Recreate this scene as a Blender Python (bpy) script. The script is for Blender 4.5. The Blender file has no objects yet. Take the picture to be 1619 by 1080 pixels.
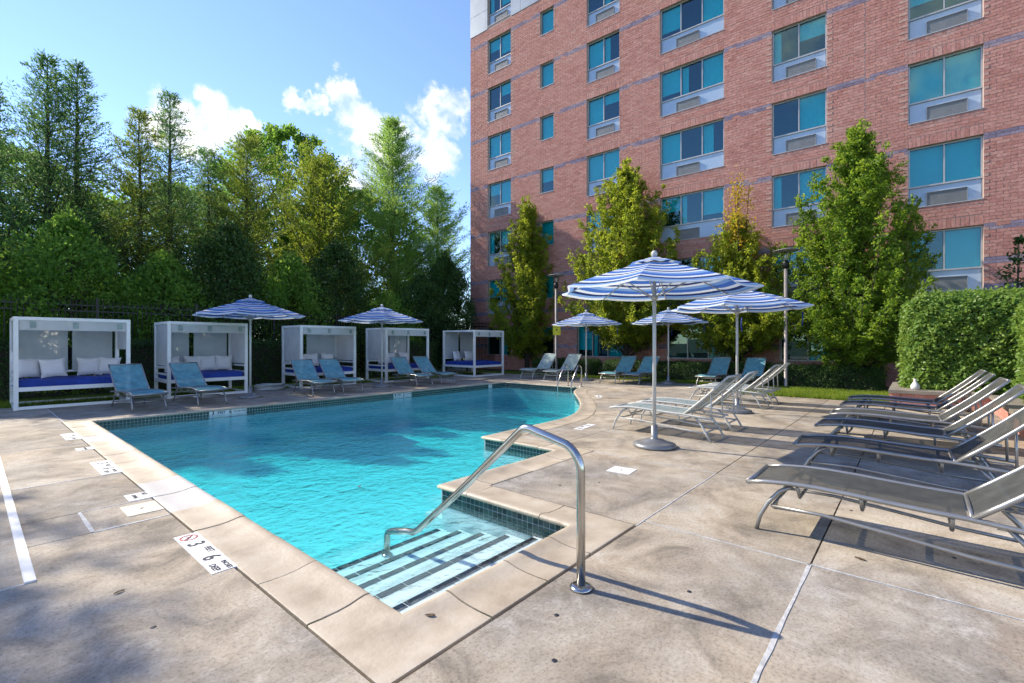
import bpy, math, random
import numpy as np
from mathutils import Vector, Matrix, geometry
R_ = math.radians
SC = bpy.context.scene
COL = SC.collection

# ------------------------------------------------------------------ camera, sky, sun, exposure
cam_d = bpy.data.cameras.new('camera'); cam = bpy.data.objects.new('camera', cam_d); COL.objects.link(cam)
cam.location = (0, 0, 1.45); cam.rotation_euler = (R_(90), 0, R_(-49.3))
cam_d.sensor_width = 36; cam_d.lens = 16.48; cam_d.shift_y = 0.0018; cam_d.clip_end = 2000; cam_d.clip_start = 0.05
SC.camera = cam
SUN_EL, SUN_AZ = 37.5, -13.0            # azimuth from +Y towards +X
sd = Vector((math.sin(R_(SUN_AZ)) * math.cos(R_(SUN_EL)), math.cos(R_(SUN_AZ)) * math.cos(R_(SUN_EL)), math.sin(R_(SUN_EL))))
sun_d = bpy.data.lights.new('sun', 'SUN'); sun = bpy.data.objects.new('sun', sun_d); COL.objects.link(sun)
sun_d.energy = 3.8; sun_d.angle = R_(0.53); sun_d.color = (1.0, 0.91, 0.76)
sun.rotation_euler = sd.to_track_quat('Z', 'Y').to_euler(); sun.location = (0, 0, 30)
SC.view_settings.view_transform = 'Standard'; SC.view_settings.look = 'None'
SC.view_settings.exposure = 1.0; SC.view_settings.gamma = 1.0
SC.cycles.use_denoising = True
SC.cycles.max_bounces = 6; SC.cycles.diffuse_bounces = 3; SC.cycles.glossy_bounces = 3; SC.cycles.transmission_bounces = 4; SC.cycles.transparent_max_bounces = 16
SC.cycles.use_adaptive_sampling = True; SC.cycles.adaptive_threshold = 0.02; SC.cycles.use_light_tree = False
SC.cycles.caustics_reflective = False; SC.cycles.caustics_refractive = False
SC.cycles.sample_clamp_indirect = 6.0

W = bpy.data.worlds.new('World'); SC.world = W; W.use_nodes = True
W.cycles.sampling_method = 'MANUAL'; W.cycles.sample_map_resolution = 256
SKY_STRENGTH = 0.15
def build_world():
    nt = W.node_tree; N = nt.nodes; L = nt.links
    bg = N['Background']; bg.inputs['Strength'].default_value = SKY_STRENGTH
    sky = N.new('ShaderNodeTexSky'); sky.sky_type = 'NISHITA'; sky.sun_disc = False
    sky.sun_elevation = R_(SUN_EL); sky.sun_rotation = R_(SUN_AZ)
    sky.air_density = 1.0; sky.dust_density = 0.0; sky.ozone_density = 4.5
    tc = N.new('ShaderNodeTexCoord')
    # drifting cumulus: warped direction, soft blobs, broken by noise
    nz = N.new('ShaderNodeTexNoise'); nz.inputs['Scale'].default_value = 9; nz.inputs['Detail'].default_value = 9; nz.inputs['Roughness'].default_value = 0.62
    L.new(tc.outputs['Generated'], nz.inputs['Vector'])
    sub = N.new('ShaderNodeVectorMath'); sub.operation = 'SUBTRACT'; sub.inputs[1].default_value = (.5, .5, .5)
    L.new(nz.outputs['Color'], sub.inputs[0])
    scl = N.new('ShaderNodeVectorMath'); scl.operation = 'SCALE'; scl.inputs['Scale'].default_value = 0.24
    L.new(sub.outputs[0], scl.inputs[0])
    add = N.new('ShaderNodeVectorMath'); add.operation = 'ADD'
    L.new(tc.outputs['Generated'], add.inputs[0]); L.new(scl.outputs[0], add.inputs[1])
    rnd = random.Random(4)
    blobs = []
    def px(x, y, r): 
        a = R_(40.7) - math.atan((x - 809.5) / 741); d = Vector((math.cos(a), math.sin(a), 0)) * math.hypot(1, (x - 809.5) / 741)
        d.z = (543 - y) / 741; blobs.append((d.normalized(), r))
    for x, y, r in ((545, 145, .050), (575, 185, .055), (610, 235, .066), (690, 190, .050), (680, 255, .066),
                    (502, 185, .030), (345, 190, .050), (285, 222, .060), (400, 200, .040), (555, 285, .070)):
        px(x, y, r)
    for i in range(9):                                    # the same broken cumulus all round the sky
        a = R_(40.7) + math.pi + rnd.uniform(-.2, .2) + (i - 4) * .43; e = R_(rnd.uniform(10, 32))
        blobs.append((Vector((math.cos(a) * math.cos(e), math.sin(a) * math.cos(e), math.sin(e))), rnd.uniform(.09, .16)))
    acc = None
    for d, r in blobs:
        ds = N.new('ShaderNodeVectorMath'); ds.operation = 'DISTANCE'; ds.inputs[1].default_value = d
        L.new(add.outputs[0], ds.inputs[0])
        mr = N.new('ShaderNodeMapRange'); mr.interpolation_type = 'SMOOTHSTEP'
        mr.inputs['From Min'].default_value = r * 1.06; mr.inputs['From Max'].default_value = r * .55
        L.new(ds.outputs['Value'], mr.inputs['Value'])
        if acc is None: acc = mr.outputs[0]
        else:
            mx = N.new('ShaderNodeMath'); mx.operation = 'MAXIMUM'; L.new(acc, mx.inputs[0]); L.new(mr.outputs[0], mx.inputs[1]); acc = mx.outputs[0]
    n2 = N.new('ShaderNodeTexNoise'); n2.inputs['Scale'].default_value = 22; n2.inputs['Detail'].default_value = 7
    L.new(tc.outputs['Generated'], n2.inputs['Vector'])
    m2 = N.new('ShaderNodeMapRange'); m2.inputs['From Min'].default_value = .34; m2.inputs['From Max'].default_value = .6; m2.inputs['To Min'].default_value = .2
    L.new(n2.outputs['Fac'], m2.inputs['Value'])
    mul = N.new('ShaderNodeMath'); mul.operation = 'MULTIPLY'; L.new(acc, mul.inputs[0]); L.new(m2.outputs[0], mul.inputs[1])
    mix = N.new('ShaderNodeMix'); mix.data_type = 'RGBA'; mix.inputs['B'].default_value = (4.6, 4.55, 4.5, 1)
    hs = N.new('ShaderNodeHueSaturation'); hs.inputs['Saturation'].default_value = 1.02; hs.inputs['Hue'].default_value = .512; hs.inputs['Value'].default_value = 1.0; L.new(sky.outputs[0], hs.inputs['Color'])
    L.new(mul.outputs[0], mix.inputs['Factor']); L.new(hs.outputs[0], mix.inputs['A'])
    L.new(mix.outputs['Result'], bg.inputs['Color'])
build_world()

# ------------------------------------------------------------------ helpers
def tag(o, label=None, cat=None, group=None, kind=None):
    if label: o['label'] = label
    if cat: o['category'] = cat
    if group: o['group'] = group
    if kind: o['kind'] = kind
    return o
def link(name, me, parent=None, mat=None, loc=None, rz=None):
    o = bpy.data.objects.new(name, me); COL.objects.link(o)
    if mat is not None and me is not None and not me.materials: me.materials.append(mat)
    if parent is not None: o.parent = parent
    if loc is not None: o.location = loc
    if rz is not None: o.rotation_euler = (0, 0, rz)
    return o
def empty(name, loc=(0, 0, 0), rz=0):
    o = bpy.data.objects.new(name, None); COL.objects.link(o); o.location = loc; o.rotation_euler = (0, 0, rz); o.empty_display_size = .1
    return o
def copy_tree(o, parent=None):
    c = o.copy(); COL.objects.link(c); c.parent = parent
    for ch in list(o.children): copy_tree(ch, c)
    return c
def np_mesh(name, V, F, mat=None, smooth=False, mi=None):
    V = np.asarray(V, np.float32).reshape(-1, 3); F = np.asarray(F, np.int32); n, k = F.shape
    me = bpy.data.meshes.new(name); me.vertices.add(len(V)); me.vertices.foreach_set('co', V.ravel())
    me.loops.add(n * k); me.loops.foreach_set('vertex_index', F.ravel())
    me.polygons.add(n); me.polygons.foreach_set('loop_start', np.arange(0, n * k, k, dtype=np.int32))
    if mi is not None: me.polygons.foreach_set('material_index', np.asarray(mi, np.int32))
    me.polygons.foreach_set('use_smooth', np.full(n, smooth, bool))
    me.update(calc_edges=True); me.validate()
    for m in (mat if isinstance(mat, (list, tuple)) else [mat]):
        if m is not None: me.materials.append(m)
    return me
class MB:
    def __init__(s): s.v = []; s.f = []; s.mi = []; s.sm = []; s.cur = 0
    def face(s, idx, smooth=False): s.f.append(idx); s.mi.append(s.cur); s.sm.append(smooth)
    def box(s, x0, x1, y0, y1, z0, z1, M=None):
        b = len(s.v); P = [(x0, y0, z0), (x1, y0, z0), (x1, y1, z0), (x0, y1, z0), (x0, y0, z1), (x1, y0, z1), (x1, y1, z1), (x0, y1, z1)]
        s.v += [tuple(M @ Vector(p)) if M else p for p in P]
        for q in ((0, 3, 2, 1), (4, 5, 6, 7), (0, 1, 5, 4), (1, 2, 6, 5), (2, 3, 7, 6), (3, 0, 4, 7)): s.face([b + i for i in q])
        return s
    def cbox(s, c, d, M=None): return s.box(c[0] - d[0] / 2, c[0] + d[0] / 2, c[1] - d[1] / 2, c[1] + d[1] / 2, c[2] - d[2] / 2, c[2] + d[2] / 2, M)
    def tube(s, pts, r, n=8, cap=True, flat=1.0, smooth=True):
        pts = [Vector(p) for p in pts]; rs = r if isinstance(r, (list, tuple)) else [r] * len(pts)
        b = len(s.v); ref = None
        for i, p in enumerate(pts):
            t = (pts[min(i + 1, len(pts) - 1)] - pts[max(i - 1, 0)]).normalized()
            if ref is None:
                ref = Vector((0, 0, 1)) if abs(t.z) < .9 else Vector((1, 0, 0))
            a = t.cross(ref)
            if a.length < 1e-4: a = t.cross(Vector((0, 1, 0)))
            a.normalize(); c = a.cross(t).normalized(); ref = c
            for k in range(n):
                th = 2 * math.pi * k / n
                s.v.append(tuple(p + a * math.cos(th) * rs[i] + c * math.sin(th) * rs[i] * flat))
        for i in range(len(pts) - 1):
            for k in range(n):
                k2 = (k + 1) % n
                s.face([b + i * n + k, b + i * n + k2, b + (i + 1) * n + k2, b + (i + 1) * n + k], smooth)
        if cap:
            s.face([b + k for k in range(n)][::-1]); e = b + (len(pts) - 1) * n; s.face([e + k for k in range(n)])
        return s
    def lathe(s, prof, n=16, c=(0, 0, 0), smooth=True):
        b = len(s.v)
        for (r, z) in prof:
            for k in range(n):
                th = 2 * math.pi * k / n; s.v.append((c[0] + r * math.cos(th), c[1] + r * math.sin(th), c[2] + z))
        for i in range(len(prof) - 1):
            for k in range(n):
                k2 = (k + 1) % n; s.face([b + i * n + k, b + i * n + k2, b + (i + 1) * n + k2, b + (i + 1) * n + k], smooth)
        s.face([b + k for k in range(n)][::-1]); e = b + (len(prof) - 1) * n; s.face([e + k for k in range(n)])
        return s
    def grid(s, P, smooth=True):              # P: rows of points
        b = len(s.v); m = len(P[0])
        for row in P: s.v += [tuple(p) for p in row]
        for i in range(len(P) - 1):
            for j in range(m - 1): s.face([b + i * m + j, b + i * m + j + 1, b + (i + 1) * m + j + 1, b + (i + 1) * m + j], smooth)
        return s
    def mesh(s, name, mats):
        me = bpy.data.meshes.new(name); me.from_pydata(s.v, [], s.f)
        me.polygons.foreach_set('material_index', s.mi); me.polygons.foreach_set('use_smooth', s.sm); me.update()
        for m in (mats if isinstance(mats, (list, tuple)) else [mats]): me.materials.append(m)
        return me
    def obj(s, name, mats, parent=None, loc=None, rz=None): return link(name, s.mesh(name, mats), parent, None, loc, rz)

# ------------------------------------------------------------------ materials
def nodes(name):
    m = bpy.data.materials.new(name); m.use_nodes = True; nt = m.node_tree
    return m, nt.nodes, nt.links, nt.nodes['Principled BSDF']
def ramp(N, cols, pos=None, interp='LINEAR'):
    r = N.new('ShaderNodeValToRGB'); r.color_ramp.interpolation = interp; e = r.color_ramp.elements
    while len(e) < len(cols): e.new(.5)
    for i, c in enumerate(cols):
        e[i].position = pos[i] if pos else i / max(1, len(cols) - 1); e[i].color = (*c, 1)
    return r
def pmat(name, cols, scale=3, rough=.6, bump=0, bscale=None, metal=0, detail=6, coord='Object', spec=.5, rnd=0, coat=0):
    m, N, L, P = nodes(name)
    P.inputs['Roughness'].default_value = rough; P.inputs['Metallic'].default_value = metal; P.inputs['Specular IOR Level'].default_value = spec
    P.inputs['Coat Weight'].default_value = coat
    if coord == 'World': src = N.new('ShaderNodeNewGeometry').outputs['Position']
    else: src = N.new('ShaderNodeTexCoord').outputs[coord]
    nz = N.new('ShaderNodeTexNoise'); nz.inputs['Scale'].default_value = scale; nz.inputs['Detail'].default_value = detail; nz.inputs['Roughness'].default_value = .6
    L.new(src, nz.inputs['Vector'])
    r = ramp(N, cols, [.32 + .36 * i / max(1, len(cols) - 1) for i in range(len(cols))]); L.new(nz.outputs['Fac'], r.inputs['Fac'])
    out = r.outputs[0]
    if rnd:
        oi = N.new('ShaderNodeObjectInfo'); hv = N.new('ShaderNodeHueSaturation'); mr = N.new('ShaderNodeMapRange')
        mr.inputs['To Min'].default_value = 1 - rnd; mr.inputs['To Max'].default_value = 1 + rnd
        L.new(oi.outputs['Random'], mr.inputs['Value']); L.new(mr.outputs[0], hv.inputs['Value']); L.new(out, hv.inputs['Color']); out = hv.outputs[0]
    L.new(out, P.inputs['Base Color'])
    if bump:
        b = N.new('ShaderNodeBump'); b.inputs['Strength'].default_value = bump; b.inputs['Distance'].default_value = .01
        n2 = N.new('ShaderNodeTexNoise'); n2.inputs['Scale'].default_value = bscale or scale * 8; n2.inputs['Detail'].default_value = 5; L.new(src, n2.inputs['Vector'])
        L.new(n2.outputs['Fac'], b.inputs['Height']); L.new(b.outputs[0], P.inputs['Normal'])
    return m
def leafmat(name, cols, trans=.4, rough=.5, tboost=1.5):
    m, N, L, P = nodes(name)
    g = N.new('ShaderNodeNewGeometry'); tc = N.new('ShaderNodeTexCoord')
    nz = N.new('ShaderNodeTexNoise'); nz.inputs['Scale'].default_value = 1.1; nz.inputs['Detail'].default_value = 3; L.new(tc.outputs['Object'], nz.inputs['Vector'])
    a = N.new('ShaderNodeMath'); a.operation = 'MULTIPLY_ADD'; a.inputs[1].default_value = .5; L.new(g.outputs['Random Per Island'], a.inputs[0])
    mr = N.new('ShaderNodeMapRange'); mr.inputs['From Min'].default_value = .3; mr.inputs['From Max'].default_value = .7; mr.inputs['To Max'].default_value = .5
    L.new(nz.outputs['Fac'], mr.inputs['Value']); L.new(mr.outputs[0], a.inputs[2])
    r = ramp(N, cols); L.new(a.outputs[0], r.inputs['Fac']); L.new(r.outputs[0], P.inputs['Base Color'])
    P.inputs['Roughness'].default_value = rough; P.inputs['Specular IOR Level'].default_value = .3
    t = N.new('ShaderNodeBsdfTranslucent'); hv = N.new('ShaderNodeHueSaturation'); hv.inputs['Value'].default_value = tboost; hv.inputs['Hue'].default_value = .485
    L.new(r.outputs[0], hv.inputs['Color']); L.new(hv.outputs[0], t.inputs['Color'])
    mx = N.new('ShaderNodeMixShader'); mx.inputs[0].default_value = trans
    L.new(P.outputs[0], mx.inputs[1]); L.new(t.outputs[0], mx.inputs[2]); L.new(mx.outputs[0], N['Material Output'].inputs['Surface'])
    return m
def concrete():
    m, N, L, P = nodes('deck_concrete')
    pos = N.new('ShaderNodeNewGeometry').outputs['Position']; oi = N.new('ShaderNodeObjectInfo')
    def noise(s, d=6, ro=.6, dist=0):
        n = N.new('ShaderNodeTexNoise'); n.inputs['Scale'].default_value = s; n.inputs['Detail'].default_value = d; n.inputs['Roughness'].default_value = ro; n.inputs['Distortion'].default_value = dist
        L.new(pos, n.inputs['Vector']); return n.outputs['Fac']
    r1 = ramp(N, [(.18, .15, .11), (.315, .26, .19), (.39, .325, .24), (.47, .415, .33)], [.36, .46, .54, .65]); L.new(noise(1.7, 12, .72, .6), r1.inputs['Fac'])
    r2 = ramp(N, [(.11, .10, .088), (.22, .20, .175), (.40, .375, .34)], [.36, .5, .64]); L.new(noise(3.2, 12, .76, .9), r2.inputs['Fac'])
    f2 = ramp(N, [(0, 0, 0), (.7, .7, .7)], [.43, .62]); L.new(noise(.5, 5, .6), f2.inputs['Fac'])
    mx = N.new('ShaderNodeMix'); mx.data_type = 'RGBA'; L.new(f2.outputs[0], mx.inputs['Factor']); L.new(r1.outputs[0], mx.inputs['A']); L.new(r2.outputs[0], mx.inputs['B'])
    f3 = ramp(N, [(0, 0, 0), (.32, .32, .32)], [.6, .72]); L.new(noise(.9, 5, .6, .4), f3.inputs['Fac'])   # rust and algae stains
    mx3 = N.new('ShaderNodeMix'); mx3.data_type = 'RGBA'; L.new(f3.outputs[0], mx3.inputs['Factor']); L.new(mx.outputs['Result'], mx3.inputs['A']); mx3.inputs['B'].default_value = (.30, .17, .07, 1)
    sp = ramp(N, [(.5, .5, .5), (1, 1, 1), (1.22, 1.22, 1.22)], [.35, .47, .66]); L.new(noise(55, 5, .8), sp.inputs['Fac'])
    ml = N.new('ShaderNodeMix'); ml.data_type = 'RGBA'; ml.blend_type = 'MULTIPLY'; ml.inputs['Factor'].default_value = .85
    L.new(mx3.outputs['Result'], ml.inputs['A']); L.new(sp.outputs[0], ml.inputs['B'])
    hv = N.new('ShaderNodeHueSaturation'); mr = N.new('ShaderNodeMapRange'); mr.inputs['To Min'].default_value = .86; mr.inputs['To Max'].default_value = 1.14
    L.new(oi.outputs['Random'], mr.inputs['Value']); L.new(mr.outputs[0], hv.inputs['Value']); L.new(ml.outputs['Result'], hv.inputs['Color'])
    L.new(hv.outputs[0], P.inputs['Base Color']); P.inputs['Roughness'].default_value = .82; P.inputs['Specular IOR Level'].default_value = .3
    b = N.new('ShaderNodeBump'); b.inputs['Strength'].default_value = .35; b.inputs['Distance'].default_value = .006; L.new(noise(60, 6, .7), b.inputs['Height']); L.new(b.outputs[0], P.inputs['Normal'])
    return m
def schlick(N, L, f0, normal=None):
    g = N.new('ShaderNodeNewGeometry'); d = N.new('ShaderNodeVectorMath'); d.operation = 'DOT_PRODUCT'
    L.new(g.outputs['Incoming'], d.inputs[0]); L.new(normal or g.outputs['Normal'], d.inputs[1])
    ab = N.new('ShaderNodeMath'); ab.operation = 'ABSOLUTE'; L.new(d.outputs['Value'], ab.inputs[0])
    om = N.new('ShaderNodeMath'); om.operation = 'SUBTRACT'; om.inputs[0].default_value = 1; om.use_clamp = True; L.new(ab.outputs[0], om.inputs[1])
    pw = N.new('ShaderNodeMath'); pw.operation = 'POWER'; pw.inputs[1].default_value = 5; L.new(om.outputs[0], pw.inputs[0])
    ma = N.new('ShaderNodeMath'); ma.operation = 'MULTIPLY_ADD'; ma.inputs[1].default_value = 1 - f0; ma.inputs[2].default_value = f0; L.new(pw.outputs[0], ma.inputs[0])
    return ma.outputs[0]
def watermat():
    m, N, L, P = nodes('pool_water'); N.remove(P)
    tr = N.new('ShaderNodeBsdfTransparent'); gl = N.new('ShaderNodeBsdfGlossy'); gl.inputs['Roughness'].default_value = .02
    rf = N.new('ShaderNodeBsdfRefraction'); rf.inputs['IOR'].default_value = 1.2; rf.inputs['Roughness'].default_value = .0
    pos = N.new('ShaderNodeNewGeometry').outputs['Position']
    def wave(s, d):
        n = N.new('ShaderNodeTexNoise'); n.inputs['Scale'].default_value = s; n.inputs['Detail'].default_value = d; n.inputs['Distortion'].default_value = .6; L.new(pos, n.inputs['Vector']); return n.outputs['Fac']
    s = N.new('ShaderNodeMath'); s.operation = 'MULTIPLY_ADD'; s.inputs[1].default_value = .45; L.new(wave(15, 3), s.inputs[0]); L.new(wave(4, 2), s.inputs[2])
    b = N.new('ShaderNodeBump'); b.inputs['Strength'].default_value = .75; b.inputs['Distance'].default_value = .06; L.new(s.outputs[0], b.inputs['Height'])
    for n in (gl, rf): L.new(b.outputs[0], n.inputs['Normal'])
    m1 = N.new('ShaderNodeMixShader'); m1.inputs[0].default_value = .16; L.new(tr.outputs[0], m1.inputs[1]); L.new(rf.outputs[0], m1.inputs[2])
    m2 = N.new('ShaderNodeMixShader'); L.new(schlick(N, L, .02, b.outputs[0]), m2.inputs[0]); L.new(m1.outputs[0], m2.inputs[1]); L.new(gl.outputs[0], m2.inputs[2])
    L.new(m2.outputs[0], N['Material Output'].inputs['Surface'])
    va = N.new('ShaderNodeVolumeAbsorption'); va.inputs['Color'].default_value = (.48, .945, .965, 1); va.inputs['Density'].default_value = 1.35
    L.new(va.outputs[0], N['Material Output'].inputs['Volume'])
    return m
def glassmat(name, tint, spec=.09):
    m, N, L, P = nodes(name); N.remove(P)
    tr = N.new('ShaderNodeBsdfTransparent'); tr.inputs[0].default_value = (*tint, 1); gl = N.new('ShaderNodeBsdfGlossy'); gl.inputs['Roughness'].default_value = .01
    mx = N.new('ShaderNodeMixShader'); L.new(schlick(N, L, spec), mx.inputs[0]); L.new(tr.outputs[0], mx.inputs[1]); L.new(gl.outputs[0], mx.inputs[2])
    L.new(mx.outputs[0], N['Material Output'].inputs['Surface'])
    return m
def slingmat(name, c, alpha=.25):
    m, N, L, P = nodes(name); P.inputs['Roughness'].default_value = .75; P.inputs['Specular IOR Level'].default_value = .12
    tr = N.new('ShaderNodeBsdfTransparent'); mx = N.new('ShaderNodeMixShader'); mx.inputs[0].default_value = alpha
    tc = N.new('ShaderNodeTexCoord'); wv = N.new('ShaderNodeTexNoise'); wv.inputs['Scale'].default_value = 9; wv.inputs['Detail'].default_value = 8; L.new(tc.outputs['Object'], wv.inputs['Vector'])
    r = ramp(N, [tuple(x * .8 for x in c), tuple(min(1, x * 1.15) for x in c)], [.35, .65]); L.new(wv.outputs['Fac'], r.inputs['Fac']); L.new(r.outputs[0], P.inputs['Base Color'])
    L.new(P.outputs[0], mx.inputs[1]); L.new(tr.outputs[0], mx.inputs[2]); L.new(mx.outputs[0], N['Material Output'].inputs['Surface'])
    return m
def stripemat():
    m, N, L, P = nodes('umbrella_stripe'); at = N.new('ShaderNodeAttribute'); at.attribute_name = 't'
    sc = N.new('ShaderNodeMath'); sc.operation = 'MULTIPLY'; sc.inputs[1].default_value = 1.97; L.new(at.outputs['Fac'], sc.inputs[0])
    fr = N.new('ShaderNodeMath'); fr.operation = 'FRACT'; L.new(sc.outputs[0], fr.inputs[0])
    w = (.74, .78, .82); b = (.05, .15, .50); n = (.012, .03, .14); k = (.20, .36, .66)
    cols = [b, w, n, w, k, b, w, n, k, w]; pos = [0, .15, .25, .33, .41, .52, .66, .75, .84, .93]
    r = ramp(N, cols, pos, 'CONSTANT'); L.new(fr.outputs[0], r.inputs['Fac']); L.new(r.outputs[0], P.inputs['Base Color']); P.inputs['Roughness'].default_value = .8
    t = N.new('ShaderNodeBsdfTranslucent'); L.new(r.outputs[0], t.inputs['Color']); mx = N.new('ShaderNodeMixShader'); mx.inputs[0].default_value = .35
    L.new(P.outputs[0], mx.inputs[1]); L.new(t.outputs[0], mx.inputs[2]); L.new(mx.outputs[0], N['Material Output'].inputs['Surface'])
    return m
def brickmat(name, cols):
    m, N, L, P = nodes(name); g = N.new('ShaderNodeNewGeometry'); tc = N.new('ShaderNodeTexCoord')
    nz = N.new('ShaderNodeTexNoise'); nz.inputs['Scale'].default_value = .5; nz.inputs['Detail'].default_value = 5; L.new(g.outputs['Position'], nz.inputs['Vector'])
    a = N.new('ShaderNodeMath'); a.operation = 'MULTIPLY_ADD'; a.inputs[1].default_value = .7
    oi = N.new('ShaderNodeObjectInfo'); sm = N.new('ShaderNodeMath'); L.new(g.outputs['Random Per Island'], sm.inputs[0]); L.new(oi.outputs['Random'], sm.inputs[1])
    fc = N.new('ShaderNodeMath'); fc.operation = 'FRACT'; L.new(sm.outputs[0], fc.inputs[0]); L.new(fc.outputs[0], a.inputs[0])
    mr = N.new('ShaderNodeMapRange'); mr.inputs['From Min'].default_value = .3; mr.inputs['From Max'].default_value = .7; mr.inputs['To Max'].default_value = .3; L.new(nz.outputs['Fac'], mr.inputs['Value']); L.new(mr.outputs[0], a.inputs[2])
    r = ramp(N, cols); L.new(a.outputs[0], r.inputs['Fac'])
    n2 = N.new('ShaderNodeTexNoise'); n2.inputs['Scale'].default_value = 14; n2.inputs['Detail'].default_value = 6; L.new(g.outputs['Position'], n2.inputs['Vector'])
    r2 = ramp(N, [(.8, .8, .8), (1.12, 1.12, 1.12)], [.35, .65]); L.new(n2.outputs['Fac'], r2.inputs['Fac'])
    ml = N.new('ShaderNodeMix'); ml.data_type = 'RGBA'; ml.blend_type = 'MULTIPLY'; ml.inputs['Factor'].default_value = 1; L.new(r.outputs[0], ml.inputs['A']); L.new(r2.outputs[0], ml.inputs['B'])
    L.new(ml.outputs['Result'], P.inputs['Base Color']); P.inputs['Roughness'].default_value = .85; P.inputs['Specular IOR Level'].default_value = .25
    b = N.new('ShaderNodeBump'); b.inputs['Strength'].default_value = .4; b.inputs['Distance'].default_value = .006; L.new(n2.outputs['Fac'], b.inputs['Height']); L.new(b.outputs[0], P.inputs['Normal'])
    return m
M = {}
M['concrete'] = concrete(); M['water'] = watermat()
M['joint'] = pmat('joint_dirt', [(.03, .026, .02), (.09, .08, .065)], 6, .95)
M['caulk'] = pmat('white_caulk', [(.34, .33, .31), (.62, .61, .58)], 14, .6, .3)
M['coping'] = pmat('coping_stone', [(.37, .295, .205), (.475, .39, .28), (.55, .47, .355)], 3.2, .5, .25, 40, coord='World', rnd=.09, spec=.5)
M['coping_white'] = pmat('coping_stone_new', [(.50, .47, .42), (.58, .55, .50)], 2.5, .45, .2, 40, coord='World')
M['plaster'] = pmat('pool_plaster', [(.74, .81, .805), (.80, .86, .855)], 2.5, .7, coord='World')
M['tile'] = pmat('green_tile', [(.006, .022, .02), (.015, .05, .042), (.03, .085, .07)], 5, .15, coord='World', rnd=.35)
M['grout'] = pmat('tile_grout', [(.40, .45, .42), (.52, .56, .53)], 8, .8)
M['blacktile'] = pmat('black_tile', [(.008, .01, .012), (.02, .022, .026)], 6, .25)
M['white'] = pmat('white_plate', [(.66, .65, .61), (.78, .77, .73)], 7, .5)
M['cream'] = pmat('cream_plate', [(.60, .53, .40), (.68, .61, .48)], 7, .5)
M['ink'] = pmat('black_ink', [(.01, .012, .02), (.02, .022, .03)], 5, .5)
M['red'] = pmat('red_ink', [(.55, .03, .03), (.62, .05, .04)], 5, .5)
M['steel'] = pmat('stainless_steel', [(.42, .40, .36), (.58, .56, .52)], 5, .2, metal=1)
M['alu'] = pmat('silver_aluminium', [(.30, .295, .28), (.38, .37, .355)], 5, .38, metal=.7)
M['whitemetal'] = pmat('white_metal', [(.46, .45, .41), (.54, .53, .49)], 5, .35)
M['cabwhite'] = pmat('cabana_white', [(.76, .75, .71), (.84, .83, .80)], 3, .4)
M['basegrey'] = pmat('umbrella_base_grey', [(.22, .22, .22), (.30, .30, .29)], 5, .35, metal=.5)
def clothmat(name, c, tr_):
    m, N, L, P = nodes(name); P.inputs['Base Color'].default_value = (*c, 1); P.inputs['Roughness'].default_value = .85
    t = N.new('ShaderNodeBsdfTranslucent'); t.inputs['Color'].default_value = (*c, 1); mx = N.new('ShaderNodeMixShader'); mx.inputs[0].default_value = tr_
    tc = N.new('ShaderNodeTexCoord'); nz = N.new('ShaderNodeTexNoise'); nz.inputs['Scale'].default_value = 2.2; nz.inputs['Detail'].default_value = 5; L.new(tc.outputs['Object'], nz.inputs['Vector'])
    r = ramp(N, [tuple(x * .9 for x in c), tuple(min(.9, x * 1.05) for x in c)], [.35, .65]); L.new(nz.outputs['Fac'], r.inputs['Fac']); L.new(r.outputs[0], P.inputs['Base Color']); L.new(r.outputs[0], t.inputs['Color'])
    L.new(P.outputs[0], mx.inputs[1]); L.new(t.outputs[0], mx.inputs[2]); L.new(mx.outputs[0], N['Material Output'].inputs['Surface']); return m
M['cloth'] = clothmat('cabana_cloth', (.86, .87, .83), .55)
M['pillow'] = pmat('pillow_cloth', [(.66, .62, .61), (.76, .72, .70)], 6, .9, .25, 25)
M['blue'] = pmat('blue_cushion', [(.004, .025, .20), (.008, .05, .34)], 3, .7, .25, 14)
M['stripe'] = stripemat()
M['sling_grey'] = slingmat('grey_sling', (.07, .072, .066), .12)
M['sling_blue'] = slingmat('blue_sling', (.15, .35, .385), .15)
M['sling_mist'] = slingmat('mist_sling', (.23, .29, .29), .22)
M['sling_pale'] = slingmat('pale_sling', (.36, .44, .40), .15)
M['darkpole'] = pmat('lamp_pole_bronze', [(.20, .175, .165), (.27, .24, .225)], 5, .45, metal=.2)
M['black'] = pmat('black_metal', [(.008, .008, .008), (.02, .02, .02)], 5, .4, metal=.5)
M['lampglass'] = glassmat('lamp_glass', (.85, .85, .82))
M['yellow'] = pmat('yellow_sign', [(.72, .62, .02), (.80, .70, .05)], 5, .5)
M['brick'] = brickmat('red_brick', [(.42, .172, .132), (.55, .250, .197), (.60, .300, .238), (.50, .215, .168), (.64, .365, .290)])
M['brick_pale'] = brickmat('pale_brick', [(.54, .30, .235), (.60, .36, .285)])
M['brick_purple'] = brickmat('purple_brick', [(.20, .155, .21), (.29, .23, .30), (.42, .31, .32)])
M['mortar'] = pmat('mortar', [(.50, .36, .30), (.56, .42, .36)], 4, .9)
M['winframe'] = pmat('window_frame', [(.42, .40, .38), (.50, .48, .46)], 4, .4, metal=.3)
M['acpanel'] = pmat('spandrel_panel', [(.36, .46, .58), (.42, .52, .64)], 2, .25, coat=.6)
M['acgrille'] = pmat('vent_grille', [(.27, .27, .27), (.34, .34, .34)], 6, .5)
M['glass'] = glassmat('tinted_glass', (.06, .84, .88))
M['blind'] = pmat('roller_blind', [(.72, .76, .72), (.80, .83, .80)], 2, .8)
M['room'] = pmat('dark_room', [(.03, .035, .04), (.06, .065, .07)], .6, .9)
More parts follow.
